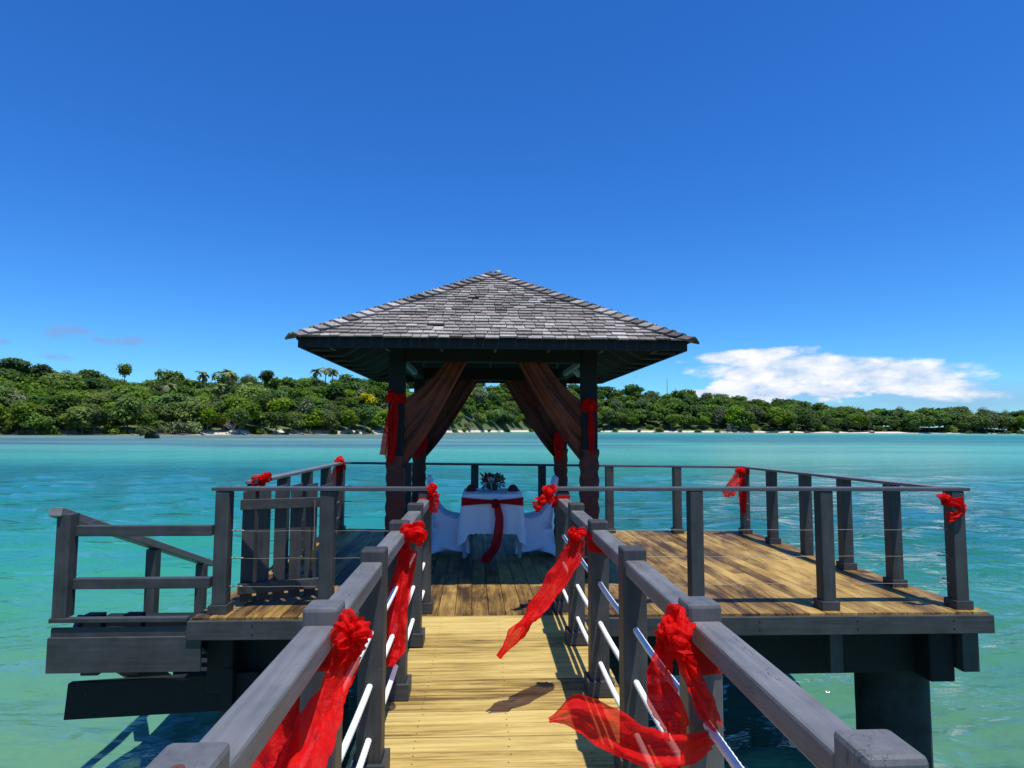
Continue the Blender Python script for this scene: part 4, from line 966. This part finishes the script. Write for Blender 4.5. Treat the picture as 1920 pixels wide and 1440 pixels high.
def drop(i, lev):
    x, y = per[i]; dx, dy = x-TCX, y-TCY; r_ = math.hypot(dx, dy); cn = max(0, (r_-.455)/.055)   # corner factor
    ox, oy = (dx/.36 if abs(dx) > .355 else 0), (dy/.36 if abs(dy) > .355 else 0)
    L = .47+.14*smooth(min(1, cn)); wv = .010*math.sin(i*.9)+.016*math.sin(i*.37+1); fl = lev*(.012+.045*smooth(min(1, cn))+wv*1.0)
    nn = V((ox, oy)); nn = nn.normalized() if nn.length else V((0, 0))
    sc_ = .006*math.sin(i*2.9)*(1 if lev == 1 else 0)
    return (x+nn.x*(fl+.008), y+nn.y*(fl+.008), TZ-L*lev+sc_)
for lev in (1, .85, .7, .55, .4, .25, .12, .04): rows.append([drop(i, lev) for i in range(len(per))])
rows.append([(x, y, TZ+.004) for x, y in per]); 
for s_ in (.6, .2, 0.01): rows.append([(TCX+(x-TCX)*s_, TCY+(y-TCY)*s_, TZ+.005) for x, y in per])
tcl.grid(rows, .5, True); o = tcl.build('tablecloth', CLOTH, smooth=True, origin=(TCX, TCY, TZ)); tag(o, 'white scallop-edged tablecloth hanging over the small table', 'tablecloth')
# sash on the table
sa_ = empty('table_sash', (.16, 7.44, .7), 'dark red sash with bow and long tail across the front of the tablecloth', 'sash')
def sashhalf(xa, xb, h0, h1):
    rows = []
    for i in range(25):
        u = i/24; x = xa+(xb-xa)*u; h = h0+(h1-h0)*u**.8; row = []
        for j in range(13):
            v_ = j/12-.5; row.append((x, 7.482+.004*math.sin(v_*40+u*4)-.012*u+.0, .682-.02*(1-u)*0+v_*h+.006*math.sin(v_*20)))
        rows.append(row)
    return rows
for (a, b_) in ((TX0-.015, .13), (TX1+.015, .20)):
    mb = MB(); mb.grid(sashhalf(a, b_, .115, .035)); mb.build('band', REDT, sa_, smooth=True)
mb = MB(); knot(mb, (.165, 7.43, .675), .07, 31, (0, -1, 0), 14); mb.build('knot', REDT, sa_, smooth=True)
mb = MB(); strip(mb, [(.175, 7.42, .66), (.205, 7.40, .5), (.195, 7.38, .33), (.15, 7.32, .16), (.06, 7.2, .07), (.03, 7.15, .03)], [.04, .05, .055, .055, .06, .05], (1, 0, 0), .012, 9, seed=2); mb.build('tail', REDT, sa_, smooth=True)
# chairs ------------------------------------------------------------
def chair(ox, oy, sg, lab):
    e = empty('covered_chair', (ox, oy, 0), lab, 'chair')
    prof = [(-.27, .01), (-.235, .20), (-.215, .42), (-.235, .62), (-.27, .82), (-.295, .975), (-.255, .985), (-.235, .86), (-.20, .72), (-.145, .60), (-.06, .52), (.05, .487), (.16, .48), (.205, .465), (.215, .40), (.225, .22), (.255, .05), (.235, .045), (.16, .095), (.02, .12), (-.12, .10), (-.21, .04)]
    ysl = [(-.215, .0), (-.213, .15), (-.19, .8), (-.10, 1), (0, 1), (.10, 1), (.19, .8), (.213, .15), (.215, 0)]
    mb = MB(); rows = []
    for (yy, inset) in ysl:
        row = []
        for (px_, pz) in prof:
            t_ = pz/.98; k = yy*(1-.10*max(0, t_-.4)-.10*math.sin(math.pi*min(1, pz/.47)) + (.12 if pz < .1 else 0))
            e_ = .022*(1-smooth(inset)) ; cxm, czm = 0, .42
            q = V((px_-cxm, pz-czm)); ql = q.length
            if pz > .12: q = q*(1-e_/max(.05, ql))
            row.append((ox+sg*(q.x+cxm), oy+k, q.y+czm))
        rows.append(row)
    mb.grid(rows, .5, True)
    n_ = len(prof)
    for r_i in (0, len(ysl)-1):
        base = r_i*n_; idx = [base+i for i in range(n_)]
        # fan over a few convex-ish pieces
        mb.f += [tuple(base+i for i in q) for q in ((0, 1, 16, 17, 18, 19, 20, 21), (1, 2, 15, 16), (2, 11, 12, 13, 14, 15), (2, 3, 9, 10, 11), (3, 4, 8, 9), (4, 5, 6, 7, 8))]
        mb.c += [.5]*6; mb.m += [0]*6
    o = mb.build('seat_cover', COVER, e, smooth=True)
    md = o.modifiers.new('sub', 'SUBSURF'); md.levels = 1; md.render_levels = 2
    for (lx, ly) in ((-.245, -.2), (-.245, .2), (.215, -.2), (.215, .2)):
        mb = MB(); mb.tube([(ox+sg*lx, oy+ly, .001), (ox+sg*lx*.95, oy+ly*.95, .10)], .013, 8); mb.build('leg', LEGM, e)
    mb = MB(); rows = []
    for k in range(6):
        z = .60+k*.028; rr2 = []
        for j in range(24):
            a = 2*math.pi*j/24; xx = -.225-.03*(z-.6)/.14+.055*math.cos(a)*1.0; rr2.append((ox+sg*(xx), oy+.218*max(-1, min(1, 1.25*math.sin(a))), z+.008*math.sin(a*2)))
        rows.append(rr2)
    mb.grid(rows, .5, True); mb.build('sash', REDT, e, smooth=True)
chair(-.40, 7.83, 1, 'white stretch-covered chair on the left side of the table')
chair(.655, 7.78, -1, 'white stretch-covered chair on the right side of the table')
# napkins, glasses, flowers
for (x, sg, lab) in ((-.14, 1, 'dark red folded napkin on the left end of the table'), (.39, -1, 'dark red folded napkin on the right end of the table')):
    mb = MB(); rows = []
    for i in range(8):
        ph = math.pi/2*i/7; rows.append([(x+.062*math.cos(ph)*math.cos(th)*(1+.12*math.sin(5*th)), 7.85+.035*math.cos(ph)*math.sin(th), TZ+.012+.078*math.sin(ph)) for th in [2*math.pi*k/20 for k in range(20)]])
    mb.grid(rows, .5, True); mb.add([(x-.085, 7.79, TZ+.008), (x+.085, 7.79, TZ+.008), (x+.085, 7.93, TZ+.012), (x-.085, 7.93, TZ+.012)], [(0, 1, 2, 3)])
    o = mb.build('folded_napkin', NAPK, origin=(x, 7.85, TZ)); so_ = o.modifiers.new('s', 'SOLIDIFY'); so_.thickness = .008; tag(o, lab, 'napkin')
    mb = MB(); mb.lathe(x, 7.62+.0, [(.02, TZ+.007), (.06, TZ+.008), (.095, TZ+.018), (.097, TZ+.02), (.06, TZ+.012), (.01, TZ+.011)], 24); o = mb.build('dinner_plate', PLATE, smooth=True, origin=(x, 7.62, TZ)); tag(o, 'white plate in front of the '+('left' if sg > 0 else 'right')+' dark red napkin', 'plate')
for (px_, yb, sc_, lab) in ((921, 928, 1.25, 'tallest wine glass in front of the flowers'), (909, 926, .85, 'small glass left of the tallest wine glass'), (935, 925, .85, 'small glass right of the tallest wine glass'), (943, 925, .8, 'rightmost small glass beside the flowers')):
    p = at(px_, yb, 7.66); x, y = p.x, 7.66; s_ = sc_
    mb = MB(); pr = [(.032, 0), (.032, .003), (.005, .008), (.004, .075), (.012, .085), (.030, .105), (.036, .135), (.033, .165), (.0315, .165), (.034, .135), (.028, .108), (.008, .09)]
    mb.lathe(x, y, [(r_*s_, TZ+.006+z*s_) for r_, z in pr], 20); o = mb.build('wine_glass', GLASS, smooth=True, origin=(x, y, TZ)); tag(o, lab, 'glass')
fl = empty('flower_arrangement', (.135, 7.98, TZ), 'dark red and green tropical flower arrangement in the middle of the table', 'flowers')
mb = MB(); mb.lathe(.135, 7.98, [(.045, TZ+.006), (.065, TZ+.03), (.07, TZ+.07), (.055, TZ+.09)], 16); mb.build('bowl', plain('dark_bowl', (.02, .02, .025), .3), fl, smooth=True)
lf = MB(); pt_ = MB(); rg = random.Random(5)
for i in range(420):
    d = V((rg.gauss(0, 1), rg.gauss(0, 1), rg.gauss(.35, .8))).normalized(); k = rg.uniform(.45, 1.0)
    c = V((.135+d.x*.155*k, 7.98+d.y*.12*k, TZ+.11+d.z*.115*k)); L = rg.uniform(.018, .042)*(1.4 if i % 5 == 0 else 1)
    t1 = (d+V((rg.gauss(0, .6), rg.gauss(0, .6), rg.gauss(.1, .6)))).normalized(); sd = t1.cross(V((rg.gauss(0, 1), rg.gauss(0, 1), rg.gauss(0, 1)))).normalized()
    m_ = pt_ if (i % 3 == 0 and d.x < .4 and d.z > -.1) else lf; w_ = L*rg.uniform(.3, .55)
    m_.add([c-t1*L, c-sd*w_, c+t1*L, c+sd*w_+V((0, 0, .004))], [(0, 1, 2), (0, 2, 3)], rg.random())
for i in range(14):
    a = rg.uniform(0, 6.28); el_ = rg.uniform(.2, 1.3); d = V((math.cos(a)*math.cos(el_), math.sin(a)*math.cos(el_), math.sin(el_))); b0 = V((.10, 7.98, TZ+.08)); L = rg.uniform(.17, .24); sd = d.cross(V((0, 1, .2))).normalized()
    pt_.add([b0+d*L*.5, b0+d*L*.75-sd*.014, b0+d*L, b0+d*L*.75+sd*.014], [(0, 1, 2), (0, 2, 3)], .5); lf.tube([b0, b0+d*L*.6], .003, 4)
lf.build('leaves', LEAFB, fl); pt_.build('petals', PETAL, fl)
# tell look-alikes apart by their order along the shore
_by = {}
for o_ in COL.objects:
    if o_.get('category') in ('tree', 'bush', 'rock', 'palm') and o_.get('label'): _by.setdefault(o_['label'], []).append(o_)
NUM = ['', '', 'two', 'three', 'four', 'five', 'six', 'seven', 'eight']; ORD = ['leftmost', 'second from left', 'third from left', 'fourth from left', 'fifth from left', 'sixth from left', 'seventh from left']
for l_, os_ in _by.items():
    if 1 < len(os_) <= 8:
        os_.sort(key=lambda q: q.location.x/q.location.y)
        for i_, q in enumerate(os_): q['label'] = l_.replace(' on the ', ', ')+', '+('rightmost' if i_ == len(os_)-1 else ORD[i_])
